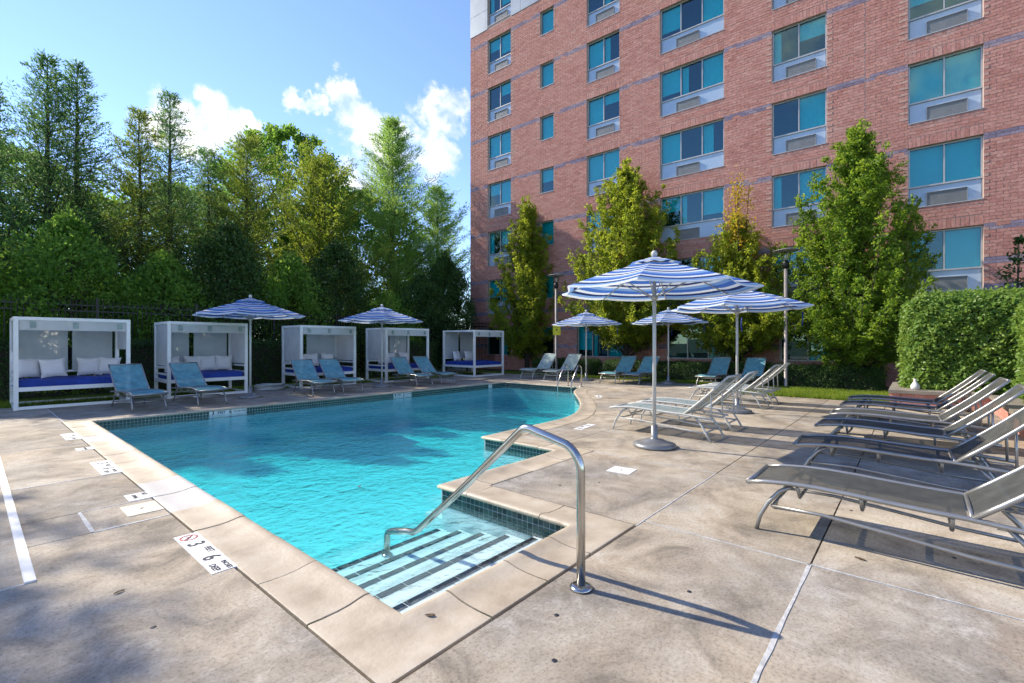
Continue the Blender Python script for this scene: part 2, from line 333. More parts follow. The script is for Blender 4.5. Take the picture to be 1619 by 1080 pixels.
M['metalpanel'] = pmat('grey_cladding', [(.30, .33, .35), (.36, .39, .41)], 1, .4, metal=.3)
M['bark'] = pmat('bark', [(.035, .026, .02), (.085, .065, .05)], 9, .9, .6, 40)
M['cap'] = pmat('planter_cap', [(.20, .17, .14), (.30, .265, .22)], 4, .8, .3)
M['soil'] = pmat('ground_soil', [(.035, .05, .015), (.06, .08, .025), (.09, .075, .045)], .7, .95, .4, 20, coord='World')
M['lawn'] = pmat('lawn_soil', [(.04, .075, .012), (.075, .12, .02)], 3, .95, .5, 40, coord='World')
M['grass'] = leafmat('grass_blade', [(.09, .15, .015), (.18, .27, .025), (.32, .37, .05)], .45)
M['cedar'] = leafmat('cedar_foliage', [(.032, .080, .030), (.070, .15, .044), (.14, .23, .06)], .5, tboost=2.4)
M['cedar_olive'] = leafmat('olive_foliage', [(.058, .105, .016), (.125, .185, .026), (.22, .27, .04)], .5, tboost=2.2)
M['pine'] = leafmat('pine_foliage', [(.075, .17, .034), (.16, .275, .055), (.27, .39, .085)], .55, tboost=2.3)
M['decid'] = leafmat('broadleaf', [(.045, .115, .018), (.105, .21, .028), (.21, .32, .045)], .52, tboost=2.5)
M['hornbeam'] = leafmat('hornbeam_leaf', [(.10, .155, .014), (.20, .26, .022), (.33, .35, .034)], .52, tboost=2.1)
M['hornbeam_green'] = leafmat('hornbeam_green_leaf', [(.06, .135, .014), (.14, .235, .022), (.24, .32, .034)], .52, tboost=2.0)
M['orange'] = leafmat('autumn_leaf', [(.34, .31, .03), (.48, .38, .035), (.50, .30, .025)], .45)
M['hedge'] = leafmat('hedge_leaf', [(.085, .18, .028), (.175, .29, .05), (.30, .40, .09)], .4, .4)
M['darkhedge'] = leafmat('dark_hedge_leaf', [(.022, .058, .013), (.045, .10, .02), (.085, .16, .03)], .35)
M['yellowing'] = leafmat('yellowing_leaf', [(.085, .135, .014), (.17, .235, .024), (.29, .33, .035)], .5, tboost=2.0)
M['hose'] = pmat('hose_rubber', [(.40, .40, .38), (.52, .52, .49)], 4, .5)

# ------------------------------------------------------------------ pool outline
CURVE = [(7.3, 5.1), (7.75, 5.18), (8.2, 5.33), (8.65, 5.54), (9.1, 5.79), (9.55, 6.07), (10.0, 6.38), (10.45, 6.71), (10.9, 7.06), (11.35, 7.41), (11.8, 7.72), (12.25, 7.97), (12.65, 8.13), (13.0, 8.2)]
PATH = [(1.51, 2.07), (3.10, 2.07), (3.10, 3.66), (5.15, 3.66), (5.15, 5.05)] + CURVE + [(13.0, 11.5), (1.51, 11.5)]
def offset(path, d):
    out = []; n = len(path)
    for i in range(n):
        p = Vector(path[i]); a = (p - Vector(path[i - 1])).normalized(); b = (Vector(path[(i + 1) % n]) - p).normalized()
        na = Vector((a.y, -a.x)); nb = Vector((b.y, -b.x)); m = (na + nb)
        m = m / max(.25, m.dot(na)); out.append((p.x + m.x * d, p.y + m.y * d))
    return out
ZW = -0.105                # water level
OUT = offset(PATH, .37)
def tri_fill(polys):
    vs = []; fs = []
    for P in polys:
        b = len(vs); vs += [Vector(p) for p in P]; fs.append(list(range(b, b + len(P))))
    return geometry.delaunay_2d_cdt(vs, [], fs, 1, 1e-5)
# ------------------------------------------------------------------ deck slabs
DX = [-9.0, -6.0, -3.0, .25]
JOINT_CELLS = []
def cell(x0, x1, y0, y1): JOINT_CELLS.append((x0, x1, y0, y1))
for a, b in ((-9, -6.2), (-6.2, -3), (-3, .25)):
    for c, d in ((-4, -1.2), (-1.2, 1.68), (1.68, 4.06), (4.06, 6.75), (6.75, 9.16), (9.16, 11.85), (11.85, 15.4)):
        if not (a == -3 and c == 1.68): cell(a, b, c, d)
for c, d in ((6.75, 9.16), (9.16, 11.85), (11.85, 15.4)): cell(.25, 1.16, c, d)
cell(.25, 1.16, 5.42, 6.75); cell(.25, .63, 4.78, 5.42); cell(.63, 1.16, 4.78, 5.42); JOINT_CELLS.append(((-2.994, 1.686), (1.154, 1.686), (1.154, 4.774), (.256, 4.774), (.256, 4.054), (-2.994, 4.054)))
cell(.25, 3.6, .52, 1.68); cell(.25, 3.6, -1.9, .52); cell(.25, 3.6, -4, -1.9)
for a, b in ((3.6, 5.45), (5.45, 7.9), (7.9, 10.3), (10.3, 12.7), (12.7, 14.5)):
    for c, d in ((-4, -1.9), (-1.9, .52), (.52, 1.68)): cell(a, b, c, d)
for a, b in ((3.10, 5.45), (5.45, 7.9), (7.9, 10.3), (10.3, 12.7), (12.7, 14.5)): cell(a, b, 1.68, 3.9)
for a, b in ((5.45, 7.9), (7.9, 10.3), (10.3, 12.7), (12.7, 14.5)):
    cell(a, b, 3.9, 6.2)
for a, b in ((10.3, 12.7), (12.7, 14.5)): cell(a, b, 6.2, 8.6)
for c, d in ((3.9, 6.2), (6.2, 8.6), (8.6, 11.2), (11.2, 13.3), (13.3, 15.4)): cell(14.5, 17.2, c, d)
for c, d in ((8.6, 11.85),): cell(12.9, 14.5, c, d)
for a, b in ((1.16, 3.2), (3.2, 5.6), (5.6, 8.0), (8.0, 10.4), (10.4, 12.6), (12.6, 14.5)): cell(a, b, 11.85, 15.4)
def build_deck():
    g = .006
    polys = [offset(PATH, .386)] + [list(c) if len(c) > 4 else [(c[0] + g, c[2] + g), (c[1] - g, c[2] + g), (c[1] - g, c[3] - g), (c[0] + g, c[3] - g)] for c in JOINT_CELLS] + [[(-9.5, -4.5), (14.5, -4.5), (14.5, 3.9), (17.25, 3.9), (17.25, 15.45), (-9.5, 15.45)]]
    vo, eo, fo, _, _, fid = tri_fill(polys)
    base = len(polys) - 1
    V = [(v.x, v.y) for v in vo]
    deck = MB()
    for f, ids in zip(fo, fid):
        if 0 in ids or base not in ids: continue
        b = len(deck.v); deck.v += [(V[i][0], V[i][1], -.03) for i in f]; deck.face(list(range(b, b + len(f))))
    d = deck.obj('pool_deck', M['joint']); tag(d, kind='structure')
    for ci in range(len(JOINT_CELLS)):
        tris = [f for f, ids in zip(fo, fid) if (ci + 1) in ids and 0 not in ids]
        if not tris: continue
        c = JOINT_CELLS[ci]; cx, cy = (0, 3) if len(c) > 4 else ((c[0] + c[1]) / 2, (c[2] + c[3]) / 2)
        used = {}; mb = MB(); edges = {}
        for f in tris:
            for i in f:
                if i not in used: used[i] = len(mb.v); mb.v.append((V[i][0] - cx, V[i][1] - cy, 0))
            mb.face([used[i] for i in f])
            for k in range(len(f)):
                e = (f[k], f[(k + 1) % len(f)]); edges[e] = 1
        for (a, b) in edges:
            if (b, a) in edges: continue
            q = len(mb.v); pa, pb = mb.v[used[a]], mb.v[used[b]]
            mb.v += [(pa[0], pa[1], -.045), (pb[0], pb[1], -.045)]; mb.face([used[b], used[a], q, q + 1])
        link('slab', mb.mesh('slab', M['concrete']), d, None, (cx, cy, 0))
    # white caulk standing in the joints
    def caulk(x0, y0, x1, y1, w=.014, top=.0035):
        mb = MB(); a = math.atan2(y1 - y0, x1 - x0); ln = math.hypot(x1 - x0, y1 - y0); r = random.Random(int(x0 * 97 + y0 * 31)); n = max(3, int(ln / .18))
        rows = []
        for i in range(n + 1):
            ww = w * r.uniform(.5, 1.05); off = .003 + r.uniform(-.002, .002); u = ln * i / n
            rows.append([(u, off - ww / 2, -.02), (u, off - ww / 2, top), (u, off + ww / 2, top), (u, off + ww / 2, -.02)])
        mb.grid(rows, False); o = mb.obj('joint_caulk', M['caulk'], d, (x0, y0, 0), a); return o
    caulk(.25, .52, 3.6, .52, .024); caulk(3.6, .52, 3.6, -1.9, .016); caulk(3.46, 1.68, 5.45, 1.68, .012); caulk(3.6, .52, 3.6, 1.66, .016)
    caulk(.30, 6.75, 1.12, 6.75, .02); caulk(.30, 9.16, 1.12, 9.16, .016); caulk(.63, 4.78, 1.12, 4.78, .024); caulk(.63, 4.78, .63, 5.42, .03); caulk(.63, 5.42, 1.12, 5.42, .012)
    caulk(1.16, 11.9, 1.16, 14.6, .03); caulk(5.45, 1.7, 5.45, 3.25, .012); caulk(-3, 4.06, .25, 4.06, .02)
    return d
DECK = build_deck()
# ground and lawns
def sheet(name, poly, z, mat, kind='structure', parent=None):
    vo, eo, fo, *_ = tri_fill([poly]); mb = MB(); mb.v = [(v.x, v.y, z) for v in vo]
    for f in fo: mb.face(list(f))
    o = mb.obj(name, mat); return tag(o, kind=kind)
def ring(name, outer, inner, z, mat):
    vo, eo, fo, _, _, fid = tri_fill([outer, inner]); mb = MB(); mb.v = [(v.x, v.y, z) for v in vo]
    for f, ids in zip(fo, fid):
        if 1 not in ids: mb.face(list(f))
    return tag(mb.obj(name, mat), kind='structure')
ring('ground', [(-500, -500), (500, -500), (500, 500), (-500, 500)], [(-9.4, -4.4), (14.45, -4.4), (14.45, 3.95), (17.2, 3.95), (17.2, 15.42), (-9.4, 15.42)], -.035, M['soil'])
sheet('lawn', [(14.52, -4), (17.6, -4), (17.6, 16), (17.22, 16), (17.22, 3.88), (14.52, 3.88)], -.012, M['lawn'])
sheet('lawn', [(-9, 15.47), (17.6, 15.47), (17.6, 17.2), (-9, 17.2)], -.012, M['lawn'])
def grass(name, n, rects, h, seed, label):
    r = np.random.default_rng(seed); area = np.array([(b - a) * (d - c) for a, b, c, d in rects]); pick = r.choice(len(rects), n, p=area / area.sum()); Rr = np.array(rects)[pick]
    x = Rr[:, 0] + r.random(n) * (Rr[:, 1] - Rr[:, 0]); y = Rr[:, 2] + r.random(n) * (Rr[:, 3] - Rr[:, 2])
    a = r.random(n) * 6.283; hh = h * r.uniform(.5, 1.3, n); w = .006 + .005 * r.random(n); lean = r.normal(0, .4, (n, 2)) * hh[:, None]
    p = np.stack([x, y, np.full(n, -.012)], 1); s = np.stack([np.cos(a) * w, np.sin(a) * w, 0 * a], 1); t = p + np.stack([lean[:, 0], lean[:, 1], hh], 1)
    V = np.stack([p - s, p + s, t], 1).reshape(-1, 3); o = link(name, np_mesh(name, V, np.arange(3 * n).reshape(-1, 3), M['grass']))
    return tag(o, label, 'grass', kind='stuff')
grass('grass', 60000, [(14.5, 17.0, -1, 3.9), (16.95, 17.4, 3.9, 15.3)], .11, 1, 'sunlit green grass strip beside the building hedge')
grass('grass', 34000, [(-2, 17.3, 15.5, 17)], .09, 2, 'shaded green grass strip behind the white cabanas')

# ------------------------------------------------------------------ pool basin, coping, tiles, steps, water
def build_pool():
    pool = empty('swimming_pool', (0, 0, 0)); tag(pool, 'turquoise outdoor swimming pool with curved far side, stone coping and corner steps', 'pool')
    wall = offset(PATH, .03); n = len(wall); ZF = -.88
    mb = MB()
    for i in range(n):
        a, b = wall[i], wall[(i + 1) % n]; q = len(mb.v)
        mb.v += [(*a, -.02), (*b, -.02), (*b, ZF), (*a, ZF)]; mb.face([q, q + 1, q + 2, q + 3])
    vo, eo, fo, *_ = tri_fill([wall]); q = len(mb.v); mb.v += [(v.x, v.y, ZF) for v in vo]
    for f in fo: mb.face([q + i for i in f])
    mb.obj('basin', M['plaster'], pool)
    # underwater bench in the second bay
    MB().box(3.2, 5.17, 3.64, 3.98, ZF - .01, -.36).obj('bench', M['plaster'], pool)
    # coping stones, one object each
    prof = [(.37, .001), (.36, .003), (.30, .0), (.20, .0), (.13, .006), (.075, .017), (.04, .023), (.012, .021), (.0, .012), (-.004, .0), (.004, -.018), (.035, -.024)]
    pts = [Vector(p) for p in PATH]; nrm = []
    for i in range(n):
        a = (pts[i] - pts[i - 1]).normalized(); b = (pts[(i + 1) % n] - pts[i]).normalized(); na = Vector((a.y, -a.x)); nb = Vector((b.y, -b.x)); m = na + nb; nrm.append(m / max(.25, m.dot(na)))
    seglen = [(pts[(i + 1) % n] - pts[i]).length for i in range(n)]; cum = [0]
    for l in seglen: cum.append(cum[-1] + l)
    total = cum[-1]
    def at(s):
        s %= total
        for i in range(n):
            if s <= cum[i + 1] + 1e-9:
                u = (s - cum[i]) / seglen[i]; p = pts[i].lerp(pts[(i + 1) % n], u); d = (pts[(i + 1) % n] - pts[i]).normalized(); nn = Vector((d.y, -d.x))
                if u < 1e-6: nn = nrm[i]
                elif u > 1 - 1e-6: nn = nrm[(i + 1) % n]
                elif 4 <= i <= 4 + len(CURVE) - 1: nn = nrm[i].lerp(nrm[(i + 1) % n], u)
                return p, nn
    # joints at hand-set steps: corner stones straddle the corners
    sharp = [0, 1, 2, 3, 4, 4 + len(CURVE), 5 + len(CURVE)]
    cuts = []
    for k in range(len(sharp)):
        i = sharp[k]; j = sharp[(k + 1) % len(sharp)]; s0 = cum[i]; s1 = cum[j] if j > i else total
        a, b = s0 + (.42 if i in (2, 4) else .30), s1 - (.42 if j in (2, 4) else .30)
        if b - a < .2: cuts.append((s0 + s1) / 2); continue
        m = max(1, round((b - a) / .62)); cuts += [a + (b - a) * t / m for t in range(m + 1)]
    rr = random.Random(5); cuts.sort()
    for k in range(len(cuts)):
        s0 = cuts[k] + .0045; s1 = (cuts[(k + 1) % len(cuts)] + (total if k == len(cuts) - 1 else 0)) - .0045
        ss = sorted({s0, s1} | {c for c in cum + [c + total for c in cum] if s0 < c < s1})
        dense = []
        for q in range(len(ss) - 1):
            sharp_in = any(abs(e - cum[w_]) < 1e-6 for e in (ss[q], ss[q + 1]) for w_ in (2, 4)); nn_ = 1 if sharp_in else 4
            dense += [ss[q] + (ss[q + 1] - ss[q]) * t / nn_ for t in range(nn_)]
        dense.append(ss[-1]); mb = MB(); dz = rr.uniform(-.003, .003); rows = []
        c0, _ = at((s0 + s1) / 2)
        for s in dense:
            p, nn = at(s); rows.append([(p.x + nn.x * u - c0.x, p.y + nn.y * u - c0.y, z + dz) for u, z in prof])
        mb.grid(rows, True); m_ = len(prof)
        for r0, r1 in zip(rows[:-1], rows[1:]): q0 = len(mb.v); mb.v += [r0[0], r1[0], (r1[0][0], r1[0][1], -.04), (r0[0][0], r0[0][1], -.04)]; mb.face([q0, q0 + 1, q0 + 2, q0 + 3])
        for row, rev in ((rows[0], 1), (rows[-1], -1)): q0 = len(mb.v); mb.v += row; mb.face([q0 + t for t in range(m_)][::rev])
        white = abs(c0.x - 1.51) < .05 and (4.75 < c0.y < 5.15 or 5.45 < c0.y < 6.05 or 9.4 < c0.y < 9.9)
        mb.obj('coping_stone', M['coping_white' if white else 'coping'], pool, (c0.x, c0.y, 0))
    # waterline tiles
    ts, tz = .058, [(-.074), (-.130), (-.186)]
    tile = MB().box(-.0245, .0245, -.006, .004, 0, .048).mesh('tile', M['tile'])
    wp = [Vector(p) for p in wall]; far = MB(); grout = MB()
    for i in range(n):
        a, b = wp[i], wp[(i + 1) % n]; d = (b - a); ln = d.length; d.normalize(); ang = math.atan2(d.y, d.x); nin = Vector((-d.y, d.x)); cnt = int(ln / ts); off = (ln - cnt * ts) / 2
        q = len(grout.v); e = .0015
        grout.v += [(a.x + nin.x * e, a.y + nin.y * e, -.021), (b.x + nin.x * e, b.y + nin.y * e, -.021), (b.x + nin.x * e, b.y + nin.y * e, -.19), (a.x + nin.x * e, a.y + nin.y * e, -.19)]; grout.face([q, q + 1, q + 2, q + 3])
        near = i in (1,)
        for c in range(cnt):
            s = off + (c + .5) * ts; p = a + d * s
            if i == 5 + len(CURVE) - 1 and (3.4 < p.x < 4.15 or 8.1 < p.x < 8.75 or 12.1 < p.x < 12.3): continue   # white depth marks set in the band
            for z in tz:
                if near and z > -.15: link('tile', tile, pool, None, (p.x, p.y, z), ang + math.pi)
                else: far.box(-.0245, .0245, -.006, .004, 0, .048, Matrix.Translation((p.x, p.y, z)) @ Matrix.Rotation(ang + math.pi, 4, 'Z'))
    tag(far.obj('tile_band', M['tile'], pool), kind='stuff'); grout.obj('grout_bed', M['grout'], pool)
    # steps with black edge tiles
    tops = [-.145, -.205, -.265, -.325, -.385]; ys = [2.39, 2.69, 2.99, 3.29, 3.59]; y0 = 2.05
    for k, (z, y1) in enumerate(zip(tops, ys)):
        MB().box(1.50, 3.06, y0, y1, ZF - .01, z).obj('step', M['plaster'], pool); y0 = y1 + .0005
        cnt = 7; w = 1.50 / cnt
        for c in range(cnt):
            MB().box(-w / 2 + .004, w / 2 - .004, -.030, .030, 0, .004).obj('edge_tile', M['blacktile'], pool, (1.53 + w * (c + .5), y1 - .034, z))
    return pool
POOL = build_pool()
def build_water():
    P = offset(PATH, .045); n = len(P); vo, eo, fo, *_ = tri_fill([P]); mb = MB(); nv = len(vo)
    mb.v = [(v.x, v.y, ZW) for v in vo] + [(v.x, v.y, -.93) for v in vo]
    for f in fo: mb.face(list(f)); mb.face([i + nv for i in f][::-1])
    edges = {}
    for f in fo:
        for k in range(len(f)): edges[(f[k], f[(k + 1) % len(f)])] = 1
    for a, b in edges:
        if (b, a) not in edges: mb.face([b, a, a + nv, b + nv])
    o = mb.obj('water', M['water']); return tag(o, kind='structure')
build_water()

# ------------------------------------------------------------------ brick apartment building
BANG = R_(1.8); BN = Vector((math.cos(BANG), math.sin(BANG), 0)); BROT = math.atan2(-math.cos(BANG), math.sin(BANG))
S0, S1, ZB, ZT = -19.28, 7.0, 19.4, 23.0
COLS = [('A', -17.91, -16.21, 2), ('B', -14.25, -13.40, 1), ('C', -11.47, -9.75, 2), ('D', -7.83, -5.20, 3), ('E', -3.49, -1.76, 2), ('F', .45, 2.20, 2), ('G', 4.6, 6.3, 2)]
def build_building():
    bl = empty('apartment_building', tuple(BN * 20.0), BROT); tag(bl, 'tall red brick apartment building with teal windows and wall air conditioners', 'building')
    opens = []                                           # x0, x1, z0, z1, panes, has_ac
    for k in range(6):
        top = 5.05 + 2.74 * k
        for c, a, b, n in COLS: opens.append((a, b, top - (1.28 if c == 'B' else 1.975), top, n, c != 'B'))
    opens.append((-17.91, -16.21, 21.49 - 1.975, 21.49, 2, True)); opens.append((-11.47, -9.75, 21.49 - 1.975, 21.49, 2, True))
    for a, b, n in ((-18.0, -16.2, 2), (-14.25, -13.4, 1), (-12.03, -9.58, 3), (-7.52, -4.99, 3), (-3.23, -1.45, 2), (.45, 2.2, 2)): opens.append((a, b, .8, 2.32, n, False))
    # backing wall with real openings
    zs = sorted({0.0, ZT, ZB} | {o[2] for o in opens} | {o[3] for o in opens}); mb = MB()
    for z0, z1 in zip(zs[:-1], zs[1:]):
        zm = (z0 + z1) / 2; cuts = sorted((o[0], o[1]) for o in opens if o[2] < zm < o[3]); x = S0
        for a, b in cuts + [(S1, S1)]:
            if a - x > .01: mb.box(x, a, 0, .28, z0, z1)
            x = b
    mb.obj('wall', M['mortar'], bl)
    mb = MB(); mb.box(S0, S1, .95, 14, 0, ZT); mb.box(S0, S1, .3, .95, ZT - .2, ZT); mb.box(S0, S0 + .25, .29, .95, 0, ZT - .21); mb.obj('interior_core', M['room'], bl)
    MB().box(S0 - .05, S1 + .05, -.06, 14.2, ZT + .002, ZT + .3).obj('roof', M['metalpanel'], bl)
    # bricks
    ch, bw, j = 2.74 / 27, .30, .011
    heads = [(a, b, z1, z1 + .305) for a, b, z0, z1, n, ac in opens if z1 < ZB - .3] + [(a, b, z0 - .115, z0) for a, b, z0, z1, n, ac in opens if z0 < ZB]
    block = [(o[0], o[1], o[2], o[3]) for o in opens] + heads
    bands = {}
    for k in range(6):
        z = 5.05 + 2.74 * k - .06; jj = int(z / ch); bands[jj] = bands[jj - 1] = 1
    for z in (4.05, 3.15, 2.25, 1.35): jj = int(z / ch); bands[jj] = 1; bands[jj - 1] = 2
    ctl = [-18.95, -8.65, -.66, 3.6]
    rr = random.Random(8); bricks = []
    for c in range(int(ZB / ch)):
        z0 = c * ch; z1 = z0 + ch - j
        cuts = sorted((a, b) for a, b, c0, c1 in block if c0 < z0 + ch * .5 < c1)
        x = S0 - (bw / 2 if c % 2 else 0)
        while x < S1:
            a, b = max(x, S0), min(x + bw - j, S1); x += bw
            segs = [(a, b)]
            for ca, cb in cuts:
                segs = [t for s in segs for t in ((s[0], min(s[1], ca - .004)), (max(s[0], cb + .004), s[1])) if t[1] - t[0] > .03]
            for ct in ctl:
                segs = [t for s in segs for t in ((s[0], min(s[1], ct - .006)), (max(s[0], ct + .006), s[1])) if t[1] - t[0] > .02]
            for s in segs:
                m = 0
                if c in bands and rr.random() < .93: m = 1
                elif c % 2 == 0 and any(abs(s[1] - o[0]) < .012 or abs(s[0] - o[1]) < .012 for o in opens if o[2] < z0 < o[3]): m = 2
                bricks.append((s[0], s[1], z0, z1, m, rr.uniform(-.003, .003) - (.006 if m == 2 else 0)))
    for a, b, z0, z1 in heads:
        n = max(1, round((b - a) / .1016)); w = (b - a) / n
        for i in range(n): bricks.append((a + i * w + .003, a + (i + 1) * w - .006, z0 + .004, z1 - .006, 0, rr.uniform(-.003, .003)))
    B = np.array(bricks)
    # the largest 300 in view as parts, the rest joined
    ca, sa = math.cos(BROT), math.sin(BROT); o0 = BN * 20
    cxs = (B[:, 0] + B[:, 1]) / 2; wx = o0.x + cxs * ca; wy = o0.y + cxs * sa; F = (math.cos(R_(40.7)), math.sin(R_(40.7)))
    dep = wx * F[0] + wy * F[1]; lat = wx * F[1] - wy * F[0]; pxx = 809.5 + 741 * lat / dep; pyy = 543 - 741 * (B[:, 2] - 1.45) / dep
    vis = (pxx < 1612) & (pyy > 5) & (B[:, 2] > 3.4) & (B[:, 1] - B[:, 0] > .25); score = np.where(vis, dep, 1e9); idx = np.argsort(score)[:300]; sel = set(idx.tolist())
    proto = {}
    for i in idx:
        x0, x1, z0, z1, m, dy = B[i]; key = (round(x1 - x0, 3), round(z1 - z0, 3), int(m))
        if key not in proto: proto[key] = MB().box(0, key[0], -.012, .01, 0, key[1]).mesh('brick', M[('brick', 'brick_purple', 'brick_pale')[key[2]]])
        link('brick', proto[key], bl, None, (x0, dy, z0))
    rest = B[[i for i in range(len(B)) if i not in sel]]; n = len(rest); x0, x1, z0, z1, m, dy = rest.T; y0 = -.012 + dy; y1 = np.full(n, .004)
    V = np.stack([np.stack(t, 1) for t in ((x0, y0, z0), (x1, y0, z0), (x1, y0, z1), (x0, y0, z1), (x0, y1, z0), (x1, y1, z0), (x1, y1, z1), (x0, y1, z1))], 1).reshape(-1, 3)
    q = np.array([(0, 1, 2, 3), (1, 5, 6, 2), (4, 0, 3, 7), (3, 2, 6, 7), (4, 5, 1, 0)]); Fc = (np.arange(n)[:, None, None] * 8 + q[None]).reshape(-1, 4)
    tag(link('brick_courses', np_mesh('brick_courses', V, Fc, [M['brick'], M['brick_purple'], M['brick_pale']], mi=np.repeat(m.astype(int), 5)), bl), kind='stuff')
    # metal cladding panels above the brick
    for z0, z1 in ((ZB + .01, 20.55), (20.565, 21.7), (21.715, ZT)):
        x = S0
        while x < S1 - .2:
            x1 = min(x + 1.25, S1); segs = [(x, x1)]
            for o in opens:
                if o[2] < z1 and o[3] > z0: segs = [t for s in segs for t in ((s[0], min(s[1], o[0] - .01)), (max(s[0], o[1] + .01), s[1])) if t[1] - t[0] > .05]
            for s in segs: MB().box(s[0], s[1] - .012, -.03, -.002, z0, z1).obj('cladding_panel', M['metalpanel'], bl)
            x = x1
    # windows
    rw = random.Random(21); cache = {}
    def shared(key, fn):
        if key not in cache: cache[key] = fn()
        return cache[key]
    for (a, b, z0, z1, n, ac) in opens:
        w = round(b - a, 3); h = round(z1 - z0, 3); gh = 1.25 if ac else h - .04; gz = h - gh; fw = .05
        def fr():
            m = MB(); m.box(0, w, .10, .17, h - fw, h - .001); m.box(0.001, fw, .10, .17, gz + .001, h - fw - .001); m.box(w - fw, w - .001, .10, .17, gz + .001, h - fw - .001); m.box(.001, w - .001, .09, .175, gz - .05, gz)
            for i in range(1, n): m.box(w * i / n - .02, w * i / n + .02, .105, .165, gz + .001, h - fw - .001)
            if ac: m.box(.001, fw * .6, .10, .17, .001, gz - .051); m.box(w - fw * .6, w - .001, .10, .17, .001, gz - .051)
            m.box(.001, w - .001, -.028, .098, -.02 + .022, .03)
            return m.mesh('window', M['winframe'])
        win = link('window', shared(('f', w, h, n, ac), fr), bl, None, (a, 0, z0))
        for i in range(n):
            pw = w / n
            pane = link('pane', shared(('p', w, n, gh), lambda: MB().box(.03, pw - .03, 0, .012, gz + .004, h - fw - .005).mesh('pane', M['glass'])), win, None, (i * pw, .135, 0)); pane.rotation_euler = (rw.uniform(-.006, .006), 0, rw.uniform(-.006, .006))
            r = rw.random(); drop = (1.0 if r < .42 else rw.choice((.35, .5, .62, .8)) if r < .7 else 0)
            if n == 3 and i == 1: drop = 0 if rw.random() < .6 else .3
            if drop:
                bh = (gh - .06) * drop
                link('blind', shared(('b', w, n, gh, drop), lambda: MB().box(.02, pw - .02, 0, .006, h - fw - bh, h - fw).mesh('blind', M['blind'])), win, None, (i * pw, .21 + rw.uniform(0, .03), 0))
            elif rw.random() < .6:
                cw = pw * rw.choice((.22, .3, .45))
                def cur():
                    m = MB(); k = 9; m.grid([[(.02 + cw * t / k, .02 * math.sin(t * 2.1), zz) for t in range(k + 1)] for zz in (gz, h - fw)]); return m.mesh('curtain', M['blind'])
                link('curtain', cur(), win, None, (i * pw, .25, 0))
        if ac:
            link('spandrel_panel', shared(('s', w), lambda: MB().box(.04, w - .04, .13, .15, .035, gz - .055).mesh('spandrel_panel', M['acpanel'])), win)
            def gr():
                m = MB(); g0, g1 = w * .26, w * .26 + min(.95, w * .55); m.box(g0, g1, .085, .128, .06, .07); m.box(g0, g1, .06, .128, .46, .475); m.box(g0, g0 + .012, .07, .128, .071, .459); m.box(g1 - .012, g1, .07, .128, .071, .459)
                for t in range(13): m.box(g0 + .013, g1 - .013, .085, .105, .085 + t * .029, .085 + t * .029 + .017)
                return m.mesh('vent_grille', M['acgrille'])
            link('vent_grille', shared(('g', w), gr), win)
    return bl
build_building()

# ------------------------------------------------------------------ planter wall and brick details on the right
def build_planter():
    pl = empty('planter_wall', (14.2, .43, 0)); tag(pl, 'low brick planter wall with weathered flat cap under the clipped hedge', 'wall')
    A = MB(); A.box(.02, .30, -1.68, -.02, 0, .28); A.box(-6.5, -.0, -1.98, -1.70, 0, .28); A.box(.02, 3, -.30, -.021, 0, .279); A.obj('core', M['mortar'], pl)
    C = MB(); C.box(-.05, .45, -1.66, .05, .285, .36); C.box(.455, 3, -.42, .05, .285, .36); C.obj('cap_stone', M['cap'], pl)
    rr = random.Random(3)
    for i in range(22):
        link('cap_stone', MB().box(-.14, .145, -.2, .2, .285, .36 + rr.uniform(-.003, .003)).mesh('cap_stone', M['cap']), pl, None, (-.2 - .295 * i, -1.82, 0))
    bm = MB().box(.005, .205, -.011, .011, .004, .089).mesh('brick', M['brick'])
    for c in range(3):
        for i in range(8): link('brick', bm, pl, None, (.011, -1.66 + (i + (.5 if c % 2 else 0)) * .213 + .21, c * .094), -math.pi / 2)
        for i in range(29): link('brick', bm, pl, None, (-6.3 + (i + (.5 if c % 2 else 0)) * .213, -1.69, c * .094), 0)
    sheet('planter_soil', [(14.55, -4), (17, -4), (17, .1), (14.55, .1)], .2, M['soil'])
    MB().lathe([(.0, 0), (.06, 0), (.085, .04), (.09, .09), (.06, .15), (.032, .19), (.03, .24), (.042, .26), (.0, .262)], 14).obj('white_vase', M['white'], None, (14.42, -.0, .362))
    tag(bpy.data.objects['white_vase'], 'small white bottle vase standing on the planter wall cap', 'vase')
build_planter()

